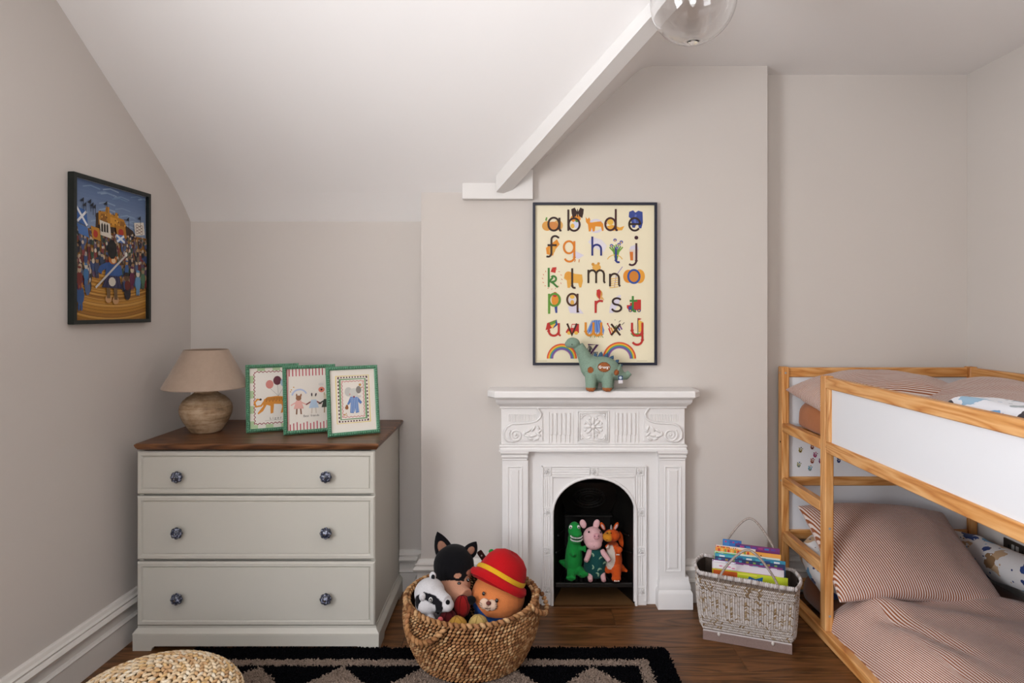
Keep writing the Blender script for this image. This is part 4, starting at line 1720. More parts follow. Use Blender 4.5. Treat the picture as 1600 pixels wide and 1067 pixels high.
def green_frame(name, label, bl, ang, lean, roll, art):
    t = thing(name, label, 'picture frame', (bl[0], bl[1], ZT_), 0, 'green beaded frames on the chest of drawers')
    M = T(bl[0], bl[1], ZT_ + .001) @ R(ang, 'Z') @ R(PI / 2 - lean, 'X')
    fr = .017
    m = MB()
    frame_mitred(m, FWd, FHt, fr, .012, 0, [(0, 0), (0, .006), (.003, .011), (.006, .009), (.012, .009), (.0145, .011), (fr, .009), (fr, .003)])
    f_ = place(M, m).build('frame', 'frame_green', t, 30)
    m = MB()
    bead_border(m, FWd, FHt, .009, .0062, .0112, .0098)
    tag(place(M, m).build('bead', 'frame_green', f_, 60), kind='stuff')
    m = MB()
    m.box(.015, FWd - .015, .015, FHt - .015, .001, .0042)
    place(M, m).build('card', 'card_white', t)
    A = Art(.00001)
    art(A, FWd - 2 * fr, FHt - 2 * fr)
    A.v = [(x + fr, y + fr, z + .0044) for x, y, z in A.v]
    place(M, A).build('print', 'print_ink', t, fix=False)
    m = MB()
    m.box(.004, FWd - .004, .004, FHt - .004, -.004, .001)
    # hinged easel strut reaching back to the table top
    sl = math.tan(lean)
    back = .075
    m.prism([(FHt * .62, -.004), (FHt * .62, -.008), (0.006 + back * sl * .9, -back / 1.0), (.002 + back * sl * .9, -back + .004)], FWd * .42, FWd * .58, 'yz')
    place(M, m).build('easel_back', 'kraft', t, 20)
    return t


green_frame('picture_frame', 'leftmost green beaded frame with tiger and balloons print on the chest of drawers', (X_(384.5, 2.93), 2.93), .47, .15, 0, tiger)
green_frame('picture_frame', 'middle green beaded frame with red striped print of three animals holding hands', (X_(443, 2.885), 2.885), .47, .15, 0, friends)
green_frame('picture_frame', 'rightmost green beaded frame with elephant in blue pyjamas print', (X_(512, 2.83), 2.83), .50, .16, 0, elephant)
# ================================================================== bunk bed
PINE = ['#ab672f', '#cb8f50', '#dba76e']
for nm, ax in (('pine_x', 0), ('pine_y', 1), ('pine_z', 2)):
    wood(nm, PINE, ax, .42, 1.0, 11, .4, .08, True)
paint('panel_white', '#dddde0', .35, .45, .01, 3, .02)
paint('steel', '#9a9894', .3, .6)
paint('hole_black', '#15100c', .8, .1)
stripes('stripe_cloth', '#94532f', '#dacbc3', .0098, .5)
linen('terracotta_sheet', '#a8683f', 700)
linen('brown_sheet', '#6b3d20', 700)


def printed(name, ground, cols, scale, size):
    a = NT(name).set(.85, .15, 0, .15)
    v = a.coord()
    wv = a.n('TexNoise')
    wv.inputs['Scale'].default_value = scale * 1.6
    a.l(v, wv.inputs['Vector'])
    vm = a.n('VectorMath', operation='MULTIPLY_ADD')
    a.l(wv.outputs['Color'], vm.inputs[0])
    vm.inputs[1].default_value = (.9 / scale,) * 3
    a.l(v, vm.inputs[2])
    vo = a.n('TexVoronoi')
    vo.inputs['Scale'].default_value = scale
    vo.inputs['Randomness'].default_value = .8
    a.l(vm.outputs[0], vo.inputs['Vector'])
    f = a.math('LESS_THAN', vo.outputs['Distance'], size)
    sep = a.n('SeparateColor')
    a.l(vo.outputs['Color'], sep.inputs[0])
    n_ = len(cols)
    rp = a.ramp(sep.outputs[0], [(i / n_, c) for i, c in enumerate(cols)])
    rp.node.color_ramp.interpolation = 'CONSTANT'
    c = a.mix(f, ground, rp)
    # small scattered motifs
    vo2 = a.n('TexVoronoi')
    vo2.inputs['Scale'].default_value = scale * 2.7
    a.l(v, vo2.inputs['Vector'])
    f2 = a.math('LESS_THAN', vo2.outputs['Distance'], .17)
    s2 = a.n('SeparateColor')
    a.l(vo2.outputs['Color'], s2.inputs[0])
    rp2 = a.ramp(s2.outputs[1], [(i / n_, c_) for i, c_ in enumerate(reversed(cols))])
    rp2.node.color_ramp.interpolation = 'CONSTANT'
    c = a.mix(f2, c, rp2)
    a.base(c)
    a.bump(a.noise(v, 500, 2), .2, .0006)


printed('bumper_print', '#d6d3d2', ['#24386e', '#8a6a48', '#d6d3d2', '#5f9cc4', '#b99a78', '#2c4580', '#d6d3d2'], 13, .5)
printed('blanket_print', '#dfe0e6', ['#8fb0c8', '#dfe0e6', '#b3b9b6', '#dfe0e6', '#9aa3a8', '#6f9cc8', '#3a3438', '#dfe0e6'], 10, .46)

BXL, BYB = 1.335, 3.275
BXR = 2.322
BYF = 1.19
pw_, pd = .038, .05
bed = thing('bunk_bed', 'pine bunk bed with white panels and striped bedding along the right wall', 'bed', (1.83, 2.23, 0))


def beam(name, x0, x1, y0, y1, z0, z1, mat, b=.004, parent=None):
    m = MB()
    # mesh centred on its own origin so that every board shows its own grain
    cx, cy, cz = (x0 + x1) / 2, (y0 + y1) / 2, (z0 + z1) / 2
    m.box(x0 - cx, x1 - cx, y0 - cy, y1 - cy, z0 - cz, z1 - cz, b)
    o = m.build(name, mat, parent or bed, 30, world=True)
    o.location = (cx, cy, cz)
    return o


ZTR = (1.107, 1.155)
for (x0, y0) in ((BXL, BYB - pd), (BXR - pw_, BYB - pd), (BXL, 2.772), (BXL, BYF), (BXR - pw_, BYF)):
    beam('post', x0, x0 + pw_, y0, y0 + pd, 0.0 if y0 != 2.772 else .052, 1.16, 'pine_z')
# end boards at the back and at the near end
for (ya, yb) in ((BYB - .034, BYB - .002), (BYF + .002, BYF + .034)):
    for z0, z1 in (ZTR, (.557, .602), (.286, .334), (0.03, .08)):
        beam('end_rail', BXL + pw_, BXR - pw_, ya, yb, z0, z1, 'pine_x')
    m = MB()
    yc = (ya + yb) / 2
    m.box(BXL + pw_ - .003, BXR - pw_ + .003, yc - .005, yc + .005, .60, 1.109)
    pn = m.build('end_panel', 'panel_white', bed)
    m = MB()
    m.box(BXL + pw_ - .003, BXR - pw_ + .003, yc - .005, yc + .005, .332, .559)
    m.build('end_panel', 'panel_white', bed)
    if ya > 3:
        back_panel, yback = pn, yc - .005
# long rails
for z0, z1, yb in ((ZTR[0], ZTR[1], 2.772), (.829, .879, 2.772)):
    beam('side_rail', BXL - .001, BXL + .034, BYF + pd, yb, z0, z1, 'pine_y')
beam('panel_stile', BXL - .001, BXL + .033, 2.735, 2.7718, .878, 1.109, 'pine_z')
beam('panel_stile', BXL - .001, BXL + .033, BYF + pd, BYF + pd + .037, .878, 1.109, 'pine_z')
m = MB()
m.box(BXL + .010, BXL + .020, BYF + .05, 2.74, .872, 1.112)
m.build('side_panel', 'panel_white', bed)
beam('floor_rail', BXL - .002, BXL + .036, BYF + pd, BYB - pd, .002, .052, 'pine_y')
beam('floor_rail', BXR - .036, BXR, BYF + pd, BYB - pd, .002, .052, 'pine_y')
for z0, z1 in (ZTR, (.829, .879)):
    beam('side_rail', BXR - .034, BXR, BYF + pd, BYB - pd, z0, z1, 'pine_y')
for z0, z1 in ((.833, .878), (.559, .604), (.285, .334)):
    beam('rung', BXL, BXL + .038, 2.822, BYB - pd, z0, z1, 'pine_y')
for i in range(15):
    yy = 3.16 - i * .132
    beam('slat', BXL + .036, BXR - .036, yy, yy + .06, .846, .862, 'pine_x', .002)
# bolts
for (px, py) in ((1218.5, 582), (1219.5, 690), (1220.5, 750.5)):
    Y = 1.335 / ((px - 808) / 1000)
    m = MB()
    m.lathe([(.005, 0), (.005, .001), (.003, .0016)], 12, None, T(BXL - .0004, Y, Z_(py, Y)) @ R(-PI / 2, 'Y'))
    m.build('bolt', 'steel' if py != 690 else 'hole_black', bed, 40)
for (x, y, z) in ((BXL + .019, 2.7716, .50), (BXL + .019, 2.7716, .12), (BXL + .018, BYB - pd - .0002, 1.13)):
    m = MB()
    m.lathe([(.0055, 0), (.0055, .001), (.003, .0018)], 12, None, T(x, y, z) @ R(PI / 2, 'X'))
    m.build('bolt', 'steel', bed, 40)
# stickers on the white back panel
SK_ = [(1250.5, 703, '#8d7f3a', '#4a3a22'), (1269, 698, '#8a4a34', '#3a2a30'), (1273.5, 710.5, '#8a2f5e', '#b04a6e'), (1269, 720, '#9a5a44', '#6a2a2a'), (1248, 726, '#8a8a5a', '#4a6a8a'),
       (1265.5, 731.5, '#4a8aa0', '#a08a5a'), (1282, 720, '#7a3a6a', '#4a2a4a'), (1310.5, 719, '#22305e', '#3a4a7a')]
for px, py, c1, c2 in SK_:
    A = Art(.0001)
    x, y, z = at(px, py, yback - .0008)
    A.poly([(-.010, .0), (-.006, -.012), (.004, -.014), (.010, -.004), (.006, .006), (-.004, .006)], c1)
    A.circ(-.005, .009, .0035, c1); A.circ(.004, .012, .0035, c2); A.circ(.011, .006, .003, c1)
    A.poly([(-.006, -.004), (.006, -.006), (.0, -.012)], c2)
    A.circ(.001, .0, .003, '#cfc8c4')
    place(T(x, yback - .0008, z) @ R(PI / 2, 'X'), A).build('sticker', 'print_ink', back_panel, fix=False)


# ------------------------------------------------------------------ bedding helpers
def nz(x, y, z=0.0):
    return noise.noise(Vector((x, y, z)))


def grid_cloth(nu, nv, fn, uvf, closed_bottom=None):
    m = MB()
    vs, uv = [], []
    for j in range(nv + 1):
        for i in range(nu + 1):
            u, v = i / nu, j / nv
            vs.append(fn(u, v))
            uv.append(uvf(u, v))
    fs = [(j * (nu + 1) + i, j * (nu + 1) + i + 1, (j + 1) * (nu + 1) + i + 1, (j + 1) * (nu + 1) + i) for j in range(nv) for i in range(nu)]
    m.add(vs, fs)
    m.uv = uv
    return m


def rotuv(x, y, a):
    return (x * math.cos(a) + y * math.sin(a), -x * math.sin(a) + y * math.cos(a))


def pillow(name, label, c, ax_u, ax_v, L, Wd, Th, mat, ang, seed, group=None, sag=0.0, nu=44, nv=32, corner=.05, parentless=True, lab=None):
    U, V = Vector(ax_u).normalized(), Vector(ax_v).normalized()
    N = U.cross(V).normalized()
    c = Vector(c)
    vs, uv, fs = [], [], []
    idx = {}
    for side in (1, -1):
        for j in range(nv + 1):
            for i in range(nu + 1):
                edge = i in (0, nu) or j in (0, nv)
                if side == -1 and edge:
                    idx[(side, i, j)] = idx[(1, i, j)]
                    continue
                a, b = i / nu * 2 - 1, j / nv * 2 - 1
                a, b = math.sin(a * PI / 2 * .999), math.sin(b * PI / 2 * .999)
                t = (max(0, 1 - a * a) * max(0, 1 - b * b)) ** .42
                pin = 1 - corner * 1.6 * (1 - a * a) * 0
                x = a * L / 2 * (1 - corner * (1 - b * b) * abs(a) ** 6)
                y = b * Wd / 2 * (1 - corner * (1 - a * a) * abs(b) ** 6)
                h = Th / 2 * t * (1 if side == 1 else .8)
                w_ = nz(a * 2.3 + seed, b * 2.3, side) * .016 + nz(a * 5 + seed, b * 2.2 + a * 3, 3 * side) * .007
                rad = nz(math.atan2(b, a) * 5 + seed, 2.0, 0) * .010 * (1 - t)
                h = h * (1 + 0) + (w_ * t + rad) * side * .8
                p = c + U * x + V * y + N * (h * side) + Vector((0, 0, -sag * abs(a) ** 2.2))
                if edge:
                    p = p + N * nz(a * 6 + seed, b * 6, 5) * .006
                idx[(side, i, j)] = len(vs)
                vs.append(tuple(p))
                uv.append(rotuv(x * side, y, ang * side))
        for j in range(nv):
            for i in range(nu):
                q = (idx[(side, i, j)], idx[(side, i + 1, j)], idx[(side, i + 1, j + 1)], idx[(side, i, j + 1)])
                fs.append(q if side == 1 else tuple(reversed(q)))
    m = MB()
    m.add(vs, fs)
    m.uv = uv
    o = m.build(name, mat, None, 180, fix=False)
    return tag(o, label, 'pillow', group)


def soft_box(x0, x1, y0, y1, z0, z1, r, mat, name, label, cat, amp=.006, seed=0, n=(22, 40), bulge=.0, top_extra=None):
    """mattress-like closed solid: rounded cross-section lofted along y with rounded ends"""
    rings = []
    ny = n[1]
    for j in range(ny + 1):
        t = j / ny
        y = y0 + (y1 - y0) * (.5 - .5 * math.cos(PI * t))
        d = min(y - y0, y1 - y)
        k = math.sqrt(max(0.0, 1 - (1 - min(1, d / r)) ** 2))
        sh = r * (1 - k) * .9
        ring = []
        xa, xb, za, zb = x0 + sh, x1 - sh, z0 + sh * .3, z1 - sh
        rr = r * .95
        m4 = n[0]
        for (cx, cz, a0) in ((xb - rr, za + rr * .5, -90), (xb - rr, zb - rr, 0), (xa + rr, zb - rr, 90), (xa + rr, za + rr * .5, 180)):
            rz = rr if a0 in (0, 90) else rr * .5
            for q in range(m4 // 4 + 1):
                a_ = math.radians(a0 + 90 * q / (m4 // 4))
                ring.append((cx + rr * math.cos(a_), cz + rz * math.sin(a_)))
            # points along the following edge
            nxt = {-90: None, 0: (xa + rr, zb), 90: None, 180: (xb - rr, za)}[a0]
            if nxt is not None:
                lx, lz = ring[-1]
                for q in range(1, 10):
                    ring.append((lx + (nxt[0] - lx) * q / 10, lz))
        out = []
        for (x, z) in ring:
            w_ = nz(x * 6 + seed, y * 6, z * 6) * amp + nz(x * 22 + seed, y * 7, z * 5) * amp * .7
            e = top_extra(x, y) if top_extra and z > (z0 + z1) / 2 else 0
            out.append((x + w_ * (1 if x > (x0 + x1) / 2 else -1), y, z + (w_ if z > (z0 + z1) / 2 else 0) + e))
        rings.append(out)
    m = MB()
    m.loft(rings)
    o = m.build(name, mat, None, 60)
    return tag(o, label, cat)


# upper bunk ---------------------------------------------------------
soft_box(1.392, 2.282, 1.26, 3.205, .863, 1.0, .06, 'terracotta_sheet', 'upper_mattress', 'mattress in a terracotta fitted sheet on the upper bunk', 'mattress', .013, 3)
pillow('upper_pillow', 'striped pillow at the head of the upper bunk', (1.72, 3.0, 1.062), (1, -.03, 0), (0, 1, .12), .74, .42, .19, 'stripe_cloth', 1.5, 4.0, 'striped pillows of the bunk bed', .04)


def duvet(name, label, x0, x1, y0, y1, zlow, zhi, r, ang, seed, extra, nu=70, nv=90, amp=.012):
    def fn(u, v):
        # denser samples at the rolled edges
        uu = .5 - .5 * math.cos(PI * u)
        vv = .5 - .5 * math.cos(PI * v)
        x, y = x0 + (x1 - x0) * uu, y0 + (y1 - y0) * vv
        dl = min(1, (x - x0) / r); dr_ = min(1, (x1 - x) / r); db = min(1, (y1 - y) / r); df = min(1, (y - y0) / r)
        k = 1
        for d_ in (dl, dr_, db, df):
            k *= math.sqrt(max(0, 1 - (1 - d_) ** 2))
        wr = nz(x * 3.1 + seed, y * 2.3, 0) * amp * 1.6 + nz((x + y * .5) * 9 + seed, (y - x) * 2.4, 2) * amp * .75 + abs(nz((x * .6 + y) * 7 + seed, (x - y) * 2, 5)) * amp * .7
        z = zlow + (zhi - zlow) * k + (wr + extra(x, y)) * min(1, k * 1.2)
        # the hem bellies outwards
        bx = nz(y * 4 + seed, .3, 0) * .012 * (1 - dl)
        by = nz(x * 4 + seed, .7, 0) * .02 * (1 - db)
        return (x - bx, y + by, z)
    m = grid_cloth(nu, nv, fn, lambda u, v: (0, 0))
    m.uv = []
    ds = {}
    for i, p in enumerate(m.v):
        roll = (zhi - p[2])
        side = -1 if p[0] < x0 + r * .6 else (1 if p[0] > x1 - r * .6 else 0)
        m.uv.append(rotuv(p[0] + side * roll * .9, p[1], ang))
    # underside
    nn = len(m.v)
    base = [(p[0], p[1], zlow - .002) if False else (p[0], p[1], max(zlow - .004, p[2] - .03)) for p in m.v]
    top_f = list(m.f)
    m.add(base, [tuple(reversed(f)) for f in top_f])
    m.uv += m.uv[:nn]
    bd = [i for i in range(nu + 1)] + [(j + 1) * (nu + 1) - 1 for j in range(1, nv + 1)] + [nv * (nu + 1) + i for i in range(nu - 1, -1, -1)] + [j * (nu + 1) for j in range(nv - 1, 0, -1)]
    for a, b in zip(bd, bd[1:] + bd[:1]):
        m.f.append((a, b, b + nn, a + nn))
        m.c.append(None)
    o = m.build(name, 'stripe_cloth', None, 180, fix=True)
    return tag(o, label, 'duvet', 'striped duvets of the bunk bed')


def hump_u(x, y):
    return .055 * math.exp(-((x - 2.1) / .25) ** 2 - ((y - 2.85) / .28) ** 2) + .02 * math.exp(-((x - 2.0) / .3) ** 2 - ((y - 2.2) / .5) ** 2) - .03 * math.exp(-((x - 1.75) / .14) ** 2 - ((y - 2.9) / .3) ** 2)


duvet('upper_duvet', 'rumpled striped duvet on the upper bunk', 1.40, 2.275, 1.28, 2.98, 1.0, 1.085, .07, .2, 8.0, hump_u, amp=.016)
soft_box(1.40, 1.60, 1.25, 2.14, 1.02, 1.163, .055, 'blanket_print', 'folded_blanket', 'white folded blanket with grey-blue print on the upper bunk beside the rail', 'blanket', .007, 6)

# lower bunk ---------------------------------------------------------
soft_box(1.40, 2.282, 1.26, 3.20, .012, .175, .09, 'brown_sheet', 'lower_mattress', 'low mattress in a brown sheet on the floor inside the bunk bed', 'mattress', .006, 5)


def hump_l(x, y):
    f = .014 * math.sin((y + x * .7) * 19) * math.exp(-((y - 2.62) / .16) ** 2)
    g = -.02 * math.exp(-((x + .35 * y - 2.38) / .035) ** 2) * max(0, min(1, (2.9 - y) * 3)) * (1 if y > 2.35 else max(0, 1 - (2.35 - y) * 5))
    return f + g


duvet('lower_duvet', 'striped duvet spread over the lower bunk', 1.366, 2.27, 1.24, 2.86, .055, .235, .19, .13, 2.0, hump_l, amp=.012)
# bumper bolster running round the head of the lower bunk
path = []
key = [(1.437, 2.835, .205), (1.425, 2.93, .235), (1.432, 3.05, .268), (1.50, 3.125, .29), (1.64, 3.135, .295), (1.95, 3.135, .295), (2.12, 3.13, .29), (2.185, 3.08, .29), (2.205, 2.95, .285), (2.205, 2.6, .315), (2.205, 2.2, .31), (2.205, 1.5, .30)]
for i in range(len(key) - 1):
    p0, p1, p2, p3 = [Vector(key[max(0, min(len(key) - 1, i + o_))]) for o_ in (-1, 0, 1, 2)]
    for k in range(6):
        t = k / 6
        path.append(.5 * ((2 * p1) + (-p0 + p2) * t + (2 * p0 - 5 * p1 + 4 * p2 - p3) * t * t + (-p0 + 3 * p1 - 3 * p2 + p3) * t ** 3))
path.append(Vector(key[-1]))
m = MB()
NP = len(path)


def rad_b(t):
    e = min(1, t * NP / 3.2)
    f = min(1, (1 - t) * NP / 3.2)
    return .001 + .075 * math.sqrt(max(0, 1 - (1 - e) ** 2)) * math.sqrt(max(0, 1 - (1 - f) ** 2)) * (1 + .05 * math.sin(t * 70))


m.tube(path, rad_b, 20)
m.v = [(x + nz(x * 16, y * 16, z * 16) * .007, y + nz(x * 16 + 9, y * 16, z * 16) * .007, z + nz(x * 16, y * 16 + 5, z * 16) * .007) for x, y, z in m.v]
tag(m.build('bolster', 'bumper_print', None, 70), 'white bolster with blue and tan animal print round the head of the lower bunk', 'bolster')
pillow('lower_pillow', 'large striped pillow leaning at the head of the lower bunk', (1.715, 2.905, .36), (1, -.03, -.04), (.06, .8, .42), .70, .55, .18, 'stripe_cloth', .24, 9.0, 'striped pillows of the bunk bed', .02)

# ------------------------------------------------------------------ wall socket
paint('socket_plate', '#2b241e', .3, .6)
paint('socket_black', '#0b0a0a', .35, .4)
so = thing('wall_socket', 'dark bronze double wall socket on the right wall behind the bunk bed', 'socket', (XR, 2.978, .32))
m = MB()
m.box(-.009, 0, -.076, .076, -.044, .044, .002)
pl_ = m.build('plate', 'socket_plate', so, 20, world=False)
for s_ in (1, -1):
    m = MB()
    for (dy, dz, a, b_) in ((0, .012, .004, .010), (-.011, -.008, .008, .0035), (.011, -.008, .008, .0035)):
        m.box(-.0096, -.006, s_ * .042 + dy - a / 1.0, s_ * .042 + dy + a, dz - b_, dz + b_, .0005)
    tag(m.build('pin_holes', 'socket_black', so, world=False), kind='stuff')
    m = MB()
    m.box(-.0135, -.008, s_ * .013 - .0085, s_ * .013 + .0085, .004, .03, .002)
    m.build('switch', 'steel', so, 20, world=False)
# ================================================================== soft toys
def plush_mat(name, bscale=420, bstr=.5, rough=.95, sheen=.06):
    a = NT(name).set(rough, .1, 0, sheen)
    at_ = a.n('Attribute', attribute_name='Col')
    v = a.coord()
    n = a.noise(v, bscale, 2)
    a.base(a.mix(1.0, at_.outputs['Color'], a.ramp(n, [(.3, (.78,) * 3), (.65, (1, 1, 1))]), 'MULTIPLY'))
    a.bump(n, bstr, .0015)


plush_mat('plush')
plush_mat('knit', 260, .8)
attr_mat('bead_eye', .15, .6)


def eye(m, c, r, col='#0c0b0b', M=None, hl=True):
    m.ell(c, r, 10, 7, col, M=M)
    if hl:
        r0 = r if isinstance(r, (int, float)) else min(r)
        m.ell((c[0] + r0 * .35, c[1] - (r if isinstance(r, (int, float)) else r[1]) * .85, c[2] + r0 * .4), r0 * .22, 6, 4, '#e8e8e8', M=M)


# ---------------------------------------------- knitted dinosaur on the mantel shelf
DY = 3.085
s_ = DY / 1000


def dl(cx, cy):
    """close-up (820,300 origin, 3.232) to the toy's own x,z"""
    px, py = 820 + cx / 3.232, 300 + cy / 3.232
    return ((px - 930) * s_, (611.5 - py) * s_)


di = thing('dinosaur_toy', 'sage green knitted long-necked dinosaur with orange name patch standing on the mantel shelf', 'soft toy', (X_(930, DY), DY, SH))
m = MB()
GRN_ = '#859c8b'


def dp(cx, cy, y=0.0):
    a, b = dl(cx, cy)
    return (a, y, b)


m.ell(dp(388, 905), (.088, .058, .064))
m.ell(dp(340, 895), (.055, .052, .058))
m.tube([dp(330, 890), dp(305, 850, -.004), dp(288, 815, -.008), dp(268, 785, -.012)], [.052, .036, .029, .027], 14)
m.ell(dp(242, 770, -.016), (.034, .028, .026), rot=(0, .15, 0))
m.ell(dp(222, 776, -.02), (.021, .021, .018))
for cx, y in ((330, -.035), (412, -.038), (352, .035), (432, .035)):
    m.tube([dp(cx, 925, y * .8), dp(cx - 1, 970, y), dp(cx - 2, 992, y)], [.03, .026, .024], 12)
    m.ell(dp(cx - 3, 995, y - .008), (.024, .03, .0145))
m.tube([dp(455, 915, .0), dp(485, 935, 0), dp(512, 938, 0), dp(530, 920, 0)], [.05, .026, .018, .0145], 12)
patches = [(*dl(393, 888), 9.9 * s_, 7.6 * s_), (*dl(326, 903), 4.6 * s_, 4.9 * s_), (*dl(456, 916), 4.1 * s_, 4.6 * s_)]


def dcol(x, y, z):
    if y < 0:
        for i, (a, b, rx, rz) in enumerate(patches):
            e = ((x - a) / rx) ** 2 + ((z - b) / rz) ** 2
            if e < 1:
                return '#6b3c22' if e > .8 else '#9c5d36'
    if z < .017 and y < -.047:
        return '#a4683f'
    return GRN_


dib = blob('body', m, 'knit', di, .0028, 5, dcol)
spk = [(338, 856, 9), (356, 846, 11), (380, 843, 12), (404, 848, 12), (428, 858, 12), (452, 872, 11), (472, 888, 9)]
for k, (cx, cy, w_) in enumerate(spk):
    m = MB('#44617c')
    a = math.radians(-10 + k * 11)
    x, y, z = dp(cx, cy + 6)
    h = w_ * s_ * .32 * 3.4
    pts = [(-w_ * s_ * .42, -.006), (w_ * s_ * .42, -.006), (w_ * s_ * .22, h * .6), (0, h * .85), (-w_ * s_ * .22, h * .6)]
    Mx = T(x, y, z) @ R(a, 'Y')
    m.loft([[tuple(Mx @ Vector((p[0] * q, d_, p[1] * (q if p[1] > 0 else 1)))) for p in pts] for d_, q in ((-.008, .8), (-.003, 1), (.003, 1), (.008, .8))])
    m.build('back_spike', 'knit', di, 60, world=False)
m = MB()
eye(m, dp(234, 776, -.045), (.0028, .002, .0028), '#141210', hl=False)
m.build('eye', 'bead_eye', di, 60, world=False)
A = Art(.0001)
A.text('George', 0, -.0055, .0172, '#efece6', .0005)
x, z = dl(393, 888)
cb = dp(388, 905)
A.v = [(a + x, cb[1] - .0585 * math.sqrt(max(.1, 1 - ((a + x - cb[0]) / .088) ** 2 - ((b_ + z - cb[2]) / .064) ** 2)) - .0022, b_ + z) for a, b_, c_ in A.v]
A.build('name_lettering', 'print_ink', dib, world=False, fix=False)
m = MB()
x, y, z = dp(474, 950, -.055)
m.box(x - .011, x + .011, y - .001, y + .001, z - .002, z + .019, .0008, '#2e4668')
m.box(x - .010, x + .011, y - .0008, y + .0008, z - .018, z + .002, .0006, '#cdc8cc')
m.ell((x, y - .0012, z + .009), (.007, .0006, .007), 12, 5, '#c5d0da')
m.build('care_tag', 'print_ink', di, 20, world=False)
m = MB('#9c5d36')
for cx, y in ((330, -.035), (412, -.038)):
    for k in (-1, 0, 1):
        p = dp(cx - 3 + k * 8, 1001, y - .034)
        m.ell(p, (.006, .006, .007), 8, 5)
tag(m.build('toe', 'knit', di, 60, world=False), kind='stuff')

# ---------------------------------------------- three toys sitting on the grate
GY = 3.215
g_ = GY / 1000


def fl(cx, cy, px0):
    px, py = 850 + cx / 5.08, 740 + cy / 5.08
    return ((px - px0) * g_, (903 - py) * g_)


GZ = gz + .002


def toy_fp(px0):
    def f(cx, cy, y=0.0):
        a, b = fl(cx, cy, px0)
        return (a, y, b)
    return f


# green dinosaur
t1 = thing('green_dinosaur_toy', 'green plush dinosaur with white teeth sitting leftmost of the three toys in the fireplace', 'soft toy', (X_(896, GY), GY, GZ))
f = toy_fp(896)
m = MB()
m.tube([f(236, 770), f(236, 700), f(238, 620), f(240, 540, -.005), f(244, 470, -.01)], [.036, .045, .041, .031, .030], 16)
m.ell(f(240, 450, -.015), (.032, .034, .042))
m.ell(f(252, 520, -.03), (.029, .036, .014), rot=(0, -.1, 0))
m.ell(f(250, 462, -.035), (.029, .036, .018), rot=(0, .12, 0))
for cx, cy in ((205, 800), (300, 772)):
    m.tube([f(cx * .5 + 118, 760, -.01), f(cx, cy, -.06)], [.026, .02], 12)
    for k in (-1, 0, 1):
        m.tube([f(cx, cy, -.06), f(cx + k * 34, cy - 26 + abs(k) * 10, -.075)], [.016, .0085], 8)
m.tube([f(200, 740, .02), f(160, 730, .02), f(126, 705, .0)], [.028, .018, .008], 10)
m.tube([f(215, 610, -.03), f(235, 632, -.052)], [.014, .010], 8)
m.tube([f(270, 590, -.02), f(312, 585, -.03)], [.015, .011], 8)
for k in (-1, 0, 1):
    m.tube([f(312, 585, -.03), f(328 + abs(k) * -4, 585 + k * 24, -.038)], [.011, .006], 7)
blob('body', m, 'plush', t1, .003, 5, lambda x, y, z: '#1f8a3c')
m = MB()
zm = f(250, 492)[2]
for k in range(13):
    a = PI * (1.06 + .88 * k / 12)
    p = (f(252, 0)[0] + .029 * math.cos(a), -.034 + .037 * math.sin(a), zm + .006)
    m.ell(p, (.003, .003, .0048), 6, 4, '#dcdcd6')
    m.ell((p[0], p[1], zm - .009), (.003, .003, .0048), 6, 4, '#dcdcd6')
tag(m.build('teeth', 'plush', t1, 60, world=False), kind='stuff')
m = MB('#103a1c')
m.ell((f(252, 0)[0], -.036, zm - .002), (.0285, .035, .0065), 16, 7)
m.build('mouth', 'plush', t1, 60, world=False)
for s2 in (-1, 1):
    m = MB()
    c = (f(238, 415)[0] + s2 * .019, -.034, f(238, 415)[2])
    m.ell(c, (.009, .008, .010), 10, 7, '#d8d8d2')
    m.ell((c[0] + s2 * .001, c[1] - .006, c[2]), (.004, .003, .005), 8, 5, '#141414')
    m.build('eye', 'bead_eye', t1, 60, world=False)
for k in range(4):
    m = MB('#176e2f')
    p = f(210 - k * 8, 470 + k * 70, .03)
    m.ell(p, (.006, .016, .014), 8, 6)
    m.build('back_spike', 'plush', t1, 60, world=False)

# pink pig
t2 = thing('pig_toy', 'pink plush pig in a teal patterned dress sitting in the middle of the fireplace', 'soft toy', (X_(927, GY), GY - .015, GZ))
f = toy_fp(927)
m = MB()
m.ell(f(384, 500, -.01), (.051, .047, .052))
m.ell(f(386, 540, -.03), (.041, .034, .028))
for cx, a in ((308, -.35), (414, .3)):
    m.ell(f(cx, 400, 0), (.017, .009, .024), rot=(0, a, 0))
for s2, cx in ((-1, 330), (1, 488)):
    m.tube([f(360 if s2 < 0 else 450, 600, -.02), f(cx, 640, -.055), f(cx - s2 * -14, 655, -.066)], [.015, .013, .012], 9)
for cx in (350, 452):
    m.tube([f(cx, 760, -.02), f(cx + 4, 800, -.075)], [.016, .012], 9)
blob('body', m, 'plush', t2, .003, 5, lambda x, y, z: '#dcaeb0' if z > .02 else '#cf9aa0')
m = MB('#d49ba0')
m.lathe([(.001, -.004), (.013, -.004), (.0155, 0), (.0155, .006), (.012, .009), (.001, .0095)], 18, None, T(*f(402, 468, -.052)) @ R(PI / 2, 'X'))
sn = m.build('snout', 'plush', t2, 50, world=False)
m = MB('#6a3f55')
for q in (-1, 1):
    c = f(402 + q * 14, 462, -.0625)
    m.ell(c, (.0026, .0015, .0036), 8, 5)
tag(m.build('nostrils', 'plush', sn, 60, world=False), kind='stuff')
for cx in (345, 436):
    m = MB()
    c = f(cx, 438, -.050 if cx > 400 else -.047)
    m.ell(c, (.0045, .004, .0055), 10, 6, '#151318')
    m.build('eye', 'bead_eye', t2, 60, world=False)
m = MB('#8a4f5a')
